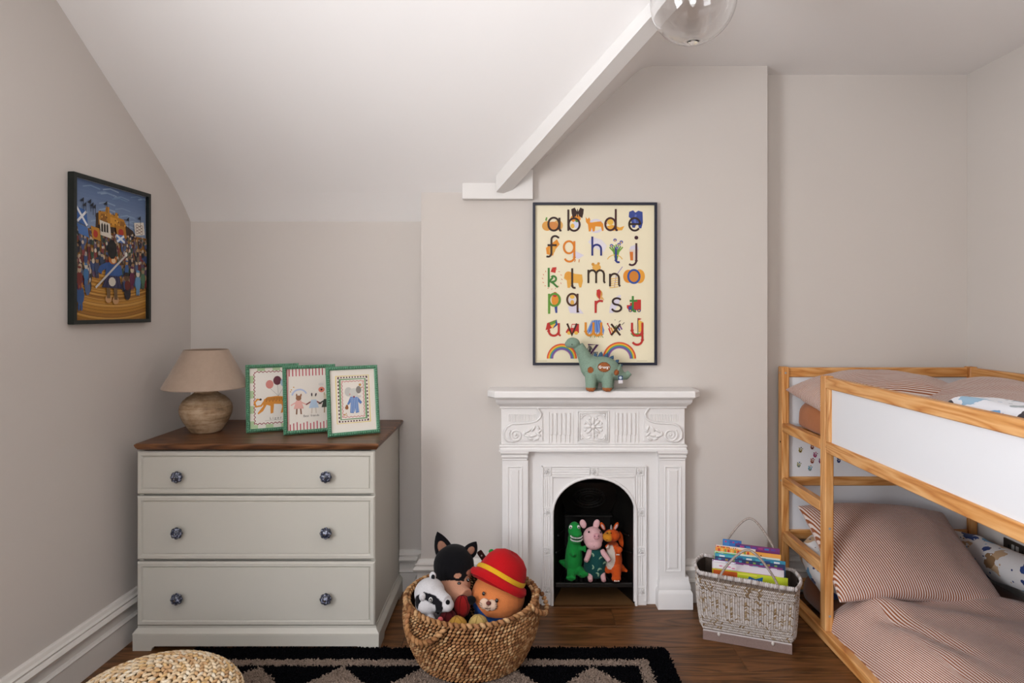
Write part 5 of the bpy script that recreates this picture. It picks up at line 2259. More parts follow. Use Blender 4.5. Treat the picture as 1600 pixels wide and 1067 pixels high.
m.tube([f(360 + k * 6, 532 + 10 * math.sin(k * PI / 8), -.064 + .002 * abs(k - 4)) for k in range(9)], .0012, 5)
m.build('mouth', 'plush', t2, 60, world=False)
m = MB()
m.lathe([(.020, .160), (.034, .15), (.046, .125), (.055, .08), (.057, .045), (.047, .018), (.03, .010)], 28, '#1c4c4a', T(f(400, 0)[0], -.005, 0))
rg = random.Random(4)
dm = m.build('dress', 'plush', t2, 60, world=False)
m = MB('#8fae92')
for (cx, cy, a) in ((365, 625, .4), (440, 655, 2.2), (362, 705, .2), (430, 735, 2.0), (400, 765, .6), (470, 700, 1.4), (330, 660, 1.0)):
    p = f(cx, cy)
    px_ = p[0] - f(400, 0)[0]
    ring = []
    for k in range(8):
        b = -1.3 + k * .37
        xx, zz = px_ + .011 * math.cos(a + b), p[2] + .011 * math.sin(a + b)
        yy = -.005 - math.sqrt(max(1e-5, .0572 ** 2 - xx * xx)) * (.98 if zz < .07 else .94 - (zz - .07) * 4)
        ring.append((xx + f(400, 0)[0], yy, zz))
    m.tube(ring, lambda t: .001 + .0042 * math.sin(PI * min(1, t * .9 + .1)), 6)
tag(m.build('dress_print', 'plush', dm, 60, world=False), kind='stuff')

# orange dragon
t3 = thing('dragon_toy', 'orange plush dragon with cream belly sitting rightmost of the three toys in the fireplace', 'soft toy', (X_(959, GY), GY - .005, GZ))
f = toy_fp(959)
m = MB()
m.tube([f(545, 760, 0), f(548, 690, 0), f(548, 620, 0), f(540, 560, -.004)], [.040, .046, .040, .028], 16)
m.ell(f(535, 490, -.012), (.041, .036, .030))
m.ell(f(500, 492, -.032), (.029, .03, .021), rot=(0, .2, 0))
m.tube([f(575, 590, -.02), f(590, 580, -.05), f(570, 605, -.062)], [.017, .014, .011], 9)
m.tube([f(510, 585, -.01), f(490, 560, -.04)], [.014, .010], 8)
m.tube([f(570, 720, -.01), f(556, 782, -.07)], [.03, .022], 10)
m.ell(f(552, 785, -.08), (.024, .02, .015))
m.tube([f(500, 730, -.01), f(496, 745, -.05)], [.022, .018], 10)
m.tube([f(590, 750, .02), f(630, 765, .0), f(655, 768, -.02)], [.026, .014, .006], 9)


def drc(x, y, z):
    p = f(500, 470)
    if z > f(0, 520)[2] and x < f(522, 0)[0] and y < -.02:
        return '#c98426'
    q = f(512, 640)
    if y < -.015 and inell(x, z, q[0], q[2], .027, .06, 0) and z < f(0, 545)[2]:
        return '#cdbfb2'
    return '#c4501c'


blob('body', m, 'plush', t3, .003, 5, drc)
m = MB('#c4501c')
for k, (cx, cy) in enumerate(((610, 500), (622, 540), (618, 590))):
    pass
wing = [f(590, 540, .02), f(604, 470, .015), f(626, 500, .01), f(632, 560, .008), (f(628, 600)[0], .01, f(628, 600)[2]), f(606, 585, .018)]
m.add(wing + [(p[0], p[1] + .008, p[2]) for p in wing], [tuple(range(6)), tuple(range(11, 5, -1))] + [(i, 6 + i, 6 + (i + 1) % 6, (i + 1) % 6) for i in range(6)])
m.build('wing', 'plush', t3, 30, world=False)
for cx, a in ((463, -.5), (568, .5)):
    m = MB('#c4501c')
    m.ell(f(cx, 418, -.01), (.0105, .007, .022), 10, 7, rot=(0, a, 0))
    m.ell(f(cx, 420, -.016), (.006, .003, .015), 8, 6, '#c9a3a0', rot=(0, a, 0))
    m.build('ear', 'plush', t3, 60, world=False)
m = MB('#8d8a86')
m.lathe([(.007, 0), (.005, .012), (.001, .022)], 10, None, T(*f(530, 440, -.012)))
m.build('horn', 'plush', t3, 60, world=False)
m = MB()
for cx in (490, 520):
    c = f(cx, 452, -.048)
    eye(m, c, (.003, .003, .004), hl=False)
tag(m.build('eyes', 'bead_eye', t3, 60, world=False), kind='stuff')
m = MB('#4a2412')
m.tube([f(478 + k * 9, 500 - 6 * math.sin(k * PI / 7), -.062 + .0016 * k * k * .5) for k in range(8)], .001, 5)
m.build('mouth', 'plush', t3, 60, world=False)
m = MB('#e0d8cc')
for k in range(3):
    m.ell(f(538 + k * 14, 792, -.098), (.004, .006, .004), 6, 4)
    m.ell(f(558 + k * 9, 606, -.072), (.003, .004, .003), 6, 4)
tag(m.build('claws', 'plush', t3, 60, world=False), kind='stuff')

# ---------------------------------------------- toys in the rope basket
KX, KY = X_(737, 2.66), 2.66
KZ = .024


def kb(px, py, Y):
    return Vector(at(px, py, Y))


# badger
bY = 2.555
bc = kb(682, 930, bY)
bt = thing('badger_toy', 'black and white plush badger at the left of the rope basket', 'soft toy', (bc.x, bc.y, .05))
hz = bc.z - .05
e_ = bY / 1000


def bp(cx, cy, y=0.0):
    px, py = 590 + cx / 6.276, 840 + cy / 6.276
    return ((px - 682) * e_, y, hz + (930 - py) * e_)


m = MB()
m.ell(bp(510, 540), (.061, .066, .056))
m.ell(bp(500, 610, -.02), (.05, .05, .05))
m.tube([bp(560, 560, -.02), bp(640, 580, -.045), bp(700, 580, -.06)], [.05, .04, .031], 16)
m.ell(bp(705, 590, -.062), (.024, .03, .024))
m.tube([bp(520, 640, 0), bp(540, 760, .03), (.07, .06, .03)], [.045, .05, .055], 14)
m.tube([bp(490, 720, -.03), bp(565, 760, -.075)], [.024, .02], 10)
s1 = [bp(*p)[0::2] for p in ((470, 470), (590, 500), (655, 540), (665, 600), (640, 690), (600, 735), (575, 690), (592, 620), (590, 575), (530, 560), (468, 530))]
s2_ = [bp(*p)[0::2] for p in ((430, 500), (450, 555), (425, 590), (412, 650), (385, 620), (380, 560), (400, 520))]


def bcol(x, y, z):
    if y < .02:
        if pip(s1, x, z):
            return '#17161a'
        if pip(s2_, x, z):
            return '#17161a'
    if z < hz - .07:
        return '#55545a' if x < bp(505, 0)[0] else '#b9b6b8'
    return '#c4c1c2'


blob('body', m, 'plush', bt, .003, 5, bcol)
for cx, cy, y in ((537, 385, .01), (462, 515, -.06)):
    m = MB('#c4c1c2')
    p = bp(cx, cy, y)
    m.ell(p, (.014, .008, .017), 12, 8)
    m.ell((p[0] + .002, p[1] - .006, p[2] - .002), (.008, .004, .011), 10, 6, '#1a191c' if cy < 400 else '#b8b3b4')
    m.build('ear', 'plush', bt, 60, world=False)
m = MB()
m.ell(bp(710, 540, -.083), (.0085, .008, .0095), 12, 8, '#121214')
m.build('nose', 'plush', bt, 60, world=False)
m = MB()
p = bp(545, 528, -.074)
m.ell(p, (.008, .005, .0105), 14, 7, '#d6d3d2')
m.ell((p[0], p[1] - .003, p[2]), (.0055, .004, .008), 12, 6, '#17161a')
m.ell((p[0], p[1] - .006, p[2]), (.002, .002, .005), 8, 5, '#d6d3d2')
m.build('eye', 'plush', bt, 60, world=False)
m = MB('#c25a5c')
m.ell(bp(640, 702, -.085), (.011, .010, .011), 10, 7, rot=(0, .3, 0))
m.build('tongue', 'plush', bt, 60, world=False)
m = MB('#17161a')
m.ell(bp(515, 795, -.06), (.02, .014, .013), 10, 7)
m.build('paw', 'plush', bt, 60, world=False)

# black and tan puppy
pY = 2.70
pc = kb(712, 890, pY)
pt = thing('puppy_toy', 'black plush puppy with tan muzzle at the back of the rope basket', 'soft toy', (pc.x, pc.y, .05))
h2 = pc.z - .05
e2 = pY / 1000


def pp(cx, cy, y=0.0):
    px, py = 590 + cx / 6.276, 840 + cy / 6.276
    return ((px - 712) * e2, y, h2 + (890 - py) * e2)


m = MB()
m.ell(pp(745, 280, .01), (.086, .085, .086))
m.ell(pp(775, 430, -.03), (.062, .065, .056))
m.tube([pp(720, 430, -.02), pp(800, 470, -.075), pp(890, 480, -.105)], [.046, .045, .036], 14)
m.tube([pp(740, 450, .02), pp(720, 700, .03), (0, .03, -.0)], [.06, .07, .075], 14)


def pcol(x, y, z):
    if y > .035:
        return '#0e0d10'
    for (cx, cy, rx, ry, a) in ((780, 480, 200, 135, -.1), (905, 420, 60, 95, .0), (800, 305, 34, 26, 0), (905, 300, 26, 24, 0)):
        q = pp(cx, cy)
        if inell(x, z, q[0], q[2], rx / 6.276 * e2, ry / 6.276 * e2, a):
            return '#bd8a70'
    return '#0e0d10'


pb = blob('body', m, 'plush', pt, .003, 5, pcol)


def leaf_ear(base, tip, w_, th):
    """pointed leaf-shaped plush ear from base to tip"""
    b_, t_ = Vector(base), Vector(tip)
    m = MB('#0c0b0e')
    ax = t_ - b_
    sd = ax.cross(Vector((0, 1, 0))).normalized()
    rings = []
    for k in range(9):
        q = k / 8
        wd = w_ * (math.sin(PI * (.22 + .78 * q)) ** .8) * (1 - .15 * q) + .0012
        c_ = b_ + ax * q
        rings.append([tuple(c_ + sd * (wd * math.cos(a)) + Vector((0, 1, 0)) * (th * min(1, wd / w_ + .1) * math.sin(a))) for a in [2 * PI * i / 14 for i in range(14)]])
    m.loft(rings)
    # tan lining
    m.ell(tuple(b_ + ax * .45 + Vector((0, -th * .8, 0))), (w_ * .5, th * .5, ax.length * .27), 12, 7, '#8a6250', rot=(0, math.atan2(ax.x, ax.z), 0))
    return m.build('ear', 'plush', pt, 60, world=False)


leaf_ear(pp(680, 250, .03), pp(575, -30, .035), .040, .015)
leaf_ear(pp(870, 200, .02), pp(965, 60, .025), .030, .014)
m = MB('#0b0a0c')
m.ell(pp(938, 478, -.128), (.020, .018, .017), 14, 9)
m.build('nose', 'plush', pt, 60, world=False)
for cx, cy, y in ((815, 370, -.081), (900, 358, -.058)):
    m = MB()
    m.ell(pp(cx, cy, y + .001), (.0095, .004, .0095), 12, 7, '#6e4a38')
    eye(m, pp(cx, cy, y - .003), (.0072, .005, .0075), '#0d0c0e')
    m.build('eye', 'bead_eye', pt, 60, world=False)

# round orange toy in a red sun hat
oY = 2.665
oc = kb(779, 925, oY)
ot = thing('kitten_toy', 'round orange plush kitten in a red sun hat at the right of the rope basket', 'soft toy', (oc.x, oc.y, .06))
h3 = oc.z - .06
e3 = oY / 1000


def op(cx, cy, y=0.0):
    px, py = 600 + cx / 4.319, 820 + cy / 4.319
    return ((px - 779) * e3, y, h3 + (925 - py) * e3)


m = MB()
m.ell(op(770, 480), (.112, .105, .105))
m.ell(op(760, 620), (.095, .09, .10))


def ocol(x, y, z):
    zz = op(0, 480)[2] - .046 + max(0, -.045 - x) * .95 - .05 * max(0, x + .04)
    if z < zz:
        return '#1f4d92'
    return '#cf7a45'


blob('body', m, 'plush', ot, .0035, 4, ocol)
m = MB('#d8b7a0')
for q in (-1, 1):
    m.ell(op(712 + q * 24, 462 + q * 4, -.100), (.022, .015, .022), 16, 9, rot=(0, 0, -.25))
m.ell(op(710, 484, -.098), (.014, .012, .014), 14, 8)
m.build('muzzle', 'plush', ot, 60, world=False)
m = MB('#6a3a34')
m.ell(op(714, 444, -.114), (.0105, .008, .0085), 12, 7)
m.build('nose', 'plush', ot, 60, world=False)
for cx, cy, y in ((680, 400, -.0895), (766, 432, -.107)):
    m = MB()
    eye(m, op(cx, cy, y), (.0065, .005, .0085), '#15151a')
    m.build('eye', 'bead_eye', ot, 60, world=False)
m = MB('#3a2218')
m.tube([op(690 + k * 6, 474 + 5 * math.sin(k * PI / 6), -.1155) for k in range(7)], .0011, 5)
m.build('mouth', 'plush', ot, 60, world=False)
m = MB('#5a3a2a')
for q in (-1, 1):
    for k in (-1, 0, 1):
        m.tube([op(712 + q * 34, 464 + k * 9, -.112), op(712 + q * 62, 460 + k * 17 + q * 6, -.111 if q < 0 else -.113)], .0007, 5)
tag(m.build('whiskers', 'plush', ot, 60, world=False), kind='stuff')
# hat: crown and rolled brim as one cloth solid, tilted to the right
Mh = T(*op(795, 342, .01)) @ R(.42, 'Y') @ R(-.33, 'X')
m = MB()
cr = [(.104, -.035), (.103, 0), (.097, .03), (.085, .06), (.064, .083), (.036, .094), (.002, .096)]
rings = []
for r, z in [(.118, -.045), (.127, -.030), (.122, -.018), (.108, -.012)] + cr[1:]:
    ring = []
    for k in range(40):
        a = 2 * PI * k / 40
        w_ = 1 + .025 * math.sin(a * 3 + z * 30) + .012 * math.sin(a * 7 + z * 50)
        ring.append(tuple(Mh @ Vector((r * w_ * math.cos(a), r * w_ * math.sin(a) * .98, z + .006 * math.sin(a * 2)))))
    rings.append(ring)
m.loft(rings, '#b3141a', cap=(False, True))
inner = [[tuple(Mh @ Vector((.98 * r * math.cos(2 * PI * k / 40), .96 * r * math.sin(2 * PI * k / 40), z - .004))) for k in range(40)] for r, z in ((.118, -.045), (.104, -.02), (.1, .01))]
m.loft(inner, '#8f1015', cap=(False, False))
hat = m.build('sun_hat', 'plush', ot, 80, world=False, fix=False)
m = MB('#d3a222')
rings = []
for r, z in ((.1065, -.010), (.1085, -.004), (.1075, .004), (.104, .009)):
    rings.append([tuple(Mh @ Vector((r * (1 + .025 * math.sin(a * 3 + z * 30) + .012 * math.sin(a * 7 + z * 50)) * math.cos(a) + .0, r * (1 + .025 * math.sin(a * 3 + z * 30)) * math.sin(a), z + .006 * math.sin(a * 2)))) for a in [2 * PI * k / 40 for k in range(40)]])
m.loft(rings, cap=(False, False))
m.build('hat_band', 'plush', hat, 80, world=False, fix=False)
m = MB('#1e7a34')
m.ell(op(722, 190, .02), (.011, .005, .009), 10, 6, rot=(0, -.4, 0))
m.build('hat_leaf', 'plush', hat, 60, world=False)

# brown tag behind the hat, red plush ball, two yellow balls, dark red toy
m = MB('#3a211c')
Mg = T(*kb(755, 871, 2.79)) @ R(-.6, 'Y')
m.box(-.012, .012, -.006, .006, -.06, .034, .004, M=Mg)
m.ell((0, -.006, .012), (.004, .002, .004), 8, 5, '#a9a09a', M=Mg)
tag(m.build('cloth_tag', 'plush'), 'dark brown cloth strip sticking up behind the red sun hat', 'cloth strip')


def ball(name, label, px, py, Y, r, col, cat='soft toy', seam=None, group=None):
    c = kb(px, py, Y)
    t = thing(name, label, cat, tuple(c), 0, group)
    m = MB(col)
    m.ell((0, 0, 0), r, 24, 14)
    m.build('ball_skin', 'plush', t, 80, world=False)
    m = MB(seam)
    rx = r if isinstance(r, (int, float)) else r[0]
    rz = r if isinstance(r, (int, float)) else r[2]
    for a in (.3, 1.35, 2.4):
        m.tube([(rx * 1.005 * math.cos(q) * math.cos(a), rx * 1.005 * math.cos(q) * math.sin(a), rz * 1.005 * math.sin(q)) for q in [2 * PI * k / 30 for k in range(30)]], .0012, 5, closed=True)
    tag(m.build('seams', 'plush', t, 60, world=False), kind='stuff')
    return t


ball('red_ball', 'red plush ball with dark seams below the puppy in the rope basket', 722, 947, 2.57, (.033, .034, .044), '#8d1d1c', 'ball', '#2a0c0c')
ball('yellow_ball', 'yellow plush ball at the front of the rope basket, the left one', 713, 979, 2.50, (.043, .04, .040), '#b3873c', 'ball', '#8f6a2a', 'yellow plush balls in the rope basket')
ball('yellow_ball', 'pale yellow plush ball at the front of the rope basket, below the orange kitten', 747, 978, 2.50, (.040, .038, .043), '#b79a5c', 'ball', '#927a44', 'yellow plush balls in the rope basket')
ball('maroon_ball', 'dark maroon plush ball between the badger and the red ball', 700, 966, 2.52, (.034, .034, .036), '#4a1216', 'ball', '#2c0a0c')
# ================================================================== baskets, pouf, rug
attr_mat('rope_fibre', .75, .25, 0, 700, .35, .35, 160, .001)
attr_mat('palm_weave', .8, .2, 0, 500, .3, .25, 240, .0008)
attr_mat('book_print', .4, .45)
attr_mat('rug_pile', .98, .02, 0, 0, 0, .3, 300)
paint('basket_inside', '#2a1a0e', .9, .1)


def bead_mesh(n=6, rings=(0.0, .55, 1.0, .75, .0)):
    """unit bead pointing along x: vertices and faces"""
    vs, fs = [(-1, 0, 0)], []
    xs_ = (-.55, 0.05, .6)
    rr_ = (.72, 1.0, .70)
    for x, r in zip(xs_, rr_):
        for k in range(n):
            a = 2 * PI * k / n
            vs.append((x, r * math.cos(a), r * math.sin(a)))
    vs.append((1, 0, 0))
    for k in range(n):
        fs.append((0, 1 + (k + 1) % n, 1 + k))
    for i in range(2):
        a, b = 1 + i * n, 1 + (i + 1) * n
        for k in range(n):
            fs.append((a + k, a + (k + 1) % n, b + (k + 1) % n, b + k))
    e = len(vs) - 1
    for k in range(n):
        fs.append((1 + 2 * n + k, 1 + 2 * n + (k + 1) % n, e))
    return vs, fs


BV, BF = bead_mesh()


def put_bead(m, c, tdir, nrm, L, w_, th, col):
    t = Vector(tdir).normalized()
    n_ = Vector(nrm)
    n_ = (n_ - t * n_.dot(t)).normalized()
    b_ = t.cross(n_)
    c = Vector(c)
    m.add([tuple(c + t * (x * L) + b_ * (y * w_) + n_ * (z * th)) for x, y, z in BV], BF, col)


def rope(m, path, r, pitch, cols, rnd, closed=True, nrm=None, tilt=.75):
    """twisted two-strand rope: slanted beads following a path"""
    P_ = [Vector(p) for p in path]
    n_ = len(P_)
    seg = []
    tot = 0
    for i in range(n_ if closed else n_ - 1):
        d_ = (P_[(i + 1) % n_] - P_[i]).length
        seg.append((tot, d_))
        tot += d_
    k = max(3, int(tot / pitch))
    i = 0
    for q in range(k):
        s_ = tot * q / k
        while i < len(seg) - 1 and seg[i][0] + seg[i][1] < s_:
            i += 1
        a, b = P_[i], P_[(i + 1) % n_]
        c = a + (b - a) * ((s_ - seg[i][0]) / max(1e-9, seg[i][1]))
        t = (b - a).normalized()
        nn = Vector(nrm(c)) if nrm else Vector((0, 0, 1))
        nn = (nn - t * nn.dot(t)).normalized()
        sd = t.cross(nn)
        td = t + sd * tilt
        put_bead(m, c + nn * r * .15 + Vector([rnd.uniform(-1, 1) * r * .08 for _ in range(3)]), td, nn, r * 1.38, min(r * .72, pitch * .50), r * .92, rnd.choice(cols))


ROPE = ['#ad7d50', '#a2714a', '#b98c60', '#91633c', '#7d5130', '#c29a6e', '#9a6c42']
rb = thing('rope_basket', 'round woven rope basket full of soft toys standing on the rug edge', 'basket', (KX, KY, .022))
rg = random.Random(5)
NR = 19
HB = .236


def rad_at(t):
    return .222 + .055 * math.sin(min(1, t * 1.08) * PI * .62) - .008 * max(0, t - .8)


def sway(a, t):
    # the rim dips at front left where the handle hangs
    return 0


for i in range(NR):
    t = i / (NR - 1)
    r = rad_at(t)
    z = .008 + (HB - .010) * t
    m = MB()
    ph = rg.random()
    pts = [(r * math.cos(2 * PI * (k + ph) / 72), r * math.sin(2 * PI * (k + ph) / 72) * .985, z + .004 * math.sin(2 * PI * k / 72 * 2 + 1) * t) for k in range(72)]
    rope(m, pts, .0078, .0165, ROPE, rg, True, lambda c: (c.x, c.y, 0), -.62)
    m.build('rope_coil', 'rope_fibre', rb, 80, world=False)
m = MB()
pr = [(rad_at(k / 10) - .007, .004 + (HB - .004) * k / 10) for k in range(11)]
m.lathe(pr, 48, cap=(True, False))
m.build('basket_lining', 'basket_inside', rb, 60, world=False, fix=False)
m = MB()
rr_ = rad_at(1) - .001
pts = [(rr_ * math.cos(2 * PI * k / 90), rr_ * math.sin(2 * PI * k / 90) * .985, HB + .008 + .004 * math.sin(4 * PI * k / 90 + 1)) for k in range(90)]
rope(m, pts, .0125, .024, ROPE, rg, True, lambda c: (c.x * .6, c.y * .6, .2), .9)
rope(m, [(p[0] * .955, p[1] * .955, p[2] - .006) for p in pts], .010, .024, ROPE, rg, True, lambda c: (0, 0, 1), -.9)
tag(m.build('plaited_rim', 'rope_fibre', rb, 80, world=False), kind='stuff')
for ang, dz in ((math.radians(-127), -.068), (math.radians(-5), -.05)):
    m = MB()
    pts = []
    for k in range(25):
        q = k / 24 * 2 - 1
        a = ang + q * .36
        bulge = (1 - q ** 4)
        r = rad_at(1) + .004 + .034 * bulge
        pts.append((r * math.cos(a), r * math.sin(a), HB + .006 + dz * (1 - q * q) ** .8))
    rope(m, pts, .0125, .019, ROPE, rg, False, lambda c: (c.x, c.y, .12), .9)
    m.build('handle', 'rope_fibre', rb, 80, world=False)

# ---------------------------------------------- whitewashed palm basket with books
wl = Vector((X_(1101, 2.805), 2.815, 0))
wr = Vector((X_(1236, 2.69), 2.69, 0))
ub = (wr - wl)
LB = ub.length
ub.normalize()
vb = Vector((-ub.y, ub.x, 0))          # away from the camera
DB = .15
wb = thing('palm_basket', 'whitewashed woven palm basket with looped handles holding books beside the bunk bed', 'basket', tuple((wl + wr) / 2 + vb * DB / 2))
ZB = .042
HR = .30


def wbp(s, t, d):
    """basket surface: s along the length 0..1, t up 0..1, d depth 0 front ..1 back"""
    ex = .016 * t ** .8
    l0, l1 = -ex - .006 * math.sin(t * PI), LB + ex * .9
    dd = DB + .05 * t
    x = l0 + (l1 - l0) * s
    y = -.028 * t + dd * d
    belly = .018 * math.sin(PI * s) * math.sin(PI * min(1, t * .95))
    if d < .5:
        y -= belly * (1 - 2 * d)
    else:
        y += belly * (2 * d - 1)
    z = ZB + (HR - ZB) * t + (.008 * (abs(s * 2 - 1) ** 2) * t - .006 * t) - .028 * t * max(0, s - .55) * 1.2
    return wl + ub * x + vb * y + Vector((0, 0, z))


def ring_st(q):
    """q round the basket 0..1 -> (s,d) with rounded short ends"""
    q %= 1
    if q < .36:
        return (q / .36, 0.0)
    if q < .5:
        a = (q - .36) / .14
        return (1 + .06 * math.sin(PI * a), a)
    if q < .86:
        return (1 - (q - .5) / .36, 1.0)
    a = (q - .86) / .14
    return (-.06 * math.sin(PI * a), 1 - a)


m = MB('#75665a')
NQ = 100
rings = [[tuple(wbp(ring_st(k / NQ)[0], t, ring_st(k / NQ)[1])) for k in range(NQ)] for t in [i / 10 for i in range(11)]]
m.loft(rings, cap=(True, False))
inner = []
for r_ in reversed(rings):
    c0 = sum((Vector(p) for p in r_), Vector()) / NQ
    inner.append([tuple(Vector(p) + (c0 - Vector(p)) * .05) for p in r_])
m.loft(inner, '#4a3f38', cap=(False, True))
m.build('basket_wall', 'palm_weave', wb, 60, fix=False)
# herringbone strands laid over the wall
m = MB()
rg = random.Random(9)
WHITE = ['#d3cac4', '#ddd6d1', '#c9beb5', '#cfc5be', '#bdae9f', '#d8d0cb']
TAN = ['#a58a66', '#967853', '#b09a7c', '#8a6d4a']


def surf(q, t):
    s, d_ = ring_st(q)
    p = wbp(s, t, d_)
    s2, d2 = ring_st(q + .002)
    p2 = wbp(s2, t, d2)
    p3, p4 = wbp(s, min(1, t + .01), d_), wbp(s, min(1, t + .01) - .02, d_)
    tx, tz = (p2 - p).normalized(), (p3 - p4).normalized()
    return p, tx, tz, tx.cross(tz).normalized()


def strand(q, t, up, steep, L, tanp):
    p, tx, tz, nn = surf(q, t)
    td = tx * (.8 if steep else 1.0) + tz * (1.0 if steep else .85) * up
    put_bead(m, p + nn * .0006, td, nn, L, .0024, .0030, rg.choice(TAN if rg.random() < tanp else WHITE))


for t0, rows in ((.045, 5), (.745, 4)):          # bands: each row leans the other way
    for j in range(rows):
        t = t0 + j * .046
        for i in range(150):
            strand((i + .5) / 150, t, 1 if j % 2 else -1, True, .0080, .45 if t0 > .5 and (i // 9) % 3 == 0 else .06)
for i in range(108):                              # middle: each column leans the other way
    for j in range(19):
        t = .262 + j * .0246
        strand((i + .5) / 108, t, 1 if i % 2 else -1, False, .0070, .55 if i % 6 == 1 and 2 < j < 17 else .06)
tag(m.build('palm_strand', 'palm_weave', wb, 80), kind='stuff')
# wooden foot board with pegs
m = MB('#86716a')
fl_ = [wl - ub * .004 - vb * .004, wr + ub * .004 - vb * .004, wr + ub * .004 + vb * (DB + .004), wl - ub * .004 + vb * (DB + .004)]
m.loft([[tuple(p + Vector((0, 0, z))) for p in fl_] for z in (.001, ZB)])
m.loft([[tuple((p - (wl + wr) / 2 - vb * DB / 2) * k + (wl + wr) / 2 + vb * DB / 2 + Vector((0, 0, z))) for p in fl_] for z, k in ((ZB - .002, 1.002), (ZB + .003, .99))], '#cfc8c6')
ft = m.build('foot_board', 'palm_weave', wb, 20)
for q in (.18, .80):
    m = MB('#cbc4be')
    m.ell(tuple(wl + ub * LB * q - vb * .007 + Vector((0, 0, ZB - .006))), (.007, .006, .009), 9, 6)
    m.build('knot', 'palm_weave', ft, 60)
# bound rim
m = MB()
for k in range(150):
    q = k / 150
    s, d_ = ring_st(q)
    p, tx, tz, nn = surf(q, 1.0)
    put_bead(m, p + nn * .004, tz + tx * .15, nn, .0125, .0052, .0080, rg.choice(['#cbc3c0', '#d4cdca', '#bdb3ae', '#a89b93']))
for k in range(150):
    p, tx, tz, nn = surf(k / 150, .955)
    if k % 3 == 0:
        put_bead(m, p + nn * .003, tz, nn, .012, .0016, .002, '#6b5148')
tag(m.build('bound_rim', 'palm_weave', wb, 80), kind='stuff')


def bag_handle(q0, q1, top, name, lean):
    m = MB()
    a, b = surf(q0, .93)[0], surf(q1, .93)[0]
    mid = (a + b) / 2
    pts = []
    for k in range(41):
        t = k / 40
        x = a + (b - a) * t
        h = (math.sin(PI * t)) ** .8
        # narrow at the top like a bent withy
        x = x + (mid - x) * .25 * math.sin(PI * t) ** 2
        pts.append(x + Vector((0, 0, top * h)) + vb * lean * h)
    m.tube(pts, .0052, 8, '#a3958c')
    for k in range(90):
        t = k / 90 * 40
        i = int(t)
        p = pts[i] + (pts[i + 1] - pts[i]) * (t - i)
        td = (pts[i + 1] - pts[i]).normalized()
        put_bead(m, p, td + vb * .6, -vb, .006, .0028, .0065, rg.choice(['#c8bdb7', '#b8aaa2', '#94837a', '#cfc6c0']))
    o = m.build(name, 'palm_weave', wb, 80)


bag_handle(.075, .305, .155, 'handle', -.012)
bag_handle(.80, .535, .215, 'handle', .03)

# books standing in the basket, leaning a little away from the camera
BK = [  # colour strips from left to right along the visible top of the cover, height above the rim, label
    ('#c2571f', '#b7c22a', 'frontmost book with lime green and red cover', .012, (-.01, .33)),
    ('#d8d2d4', '#cfc4cc', 'white book with pink marks behind the lime green one', .038, (-.01, .315)),
    ('#d7d8de', '#7a2f6e', 'thin white book with a purple edge', .044, (-.01, .31)),
    ('#2f3f6a', '#22325e', 'navy blue picture book in the middle of the row', .055, (0, .32)),
    ('#3f9aa8', '#2f7f9a', 'teal book behind the navy one', .066, (0, .322)),
    ('#7fae4a', '#c9d0c4', 'green and white book behind the teal one', .071, (-.004, .30)),
    ('#d98a3a', '#e09a44', 'orange book with red lettering bars near the back', .085, (0, .305)),
    ('#c0452c', '#d8ccc0', 'red and cream book near the back', .091, (.0, .20)),
    ('#1f3a74', '#6e2a66', 'dark blue and magenta book near the back', .103, (.085, .30)),
    ('#3c78b4', '#2a62a4', 'bright blue book furthest back', .113, (.03, .14)),
]
rg = random.Random(2)
off = .042
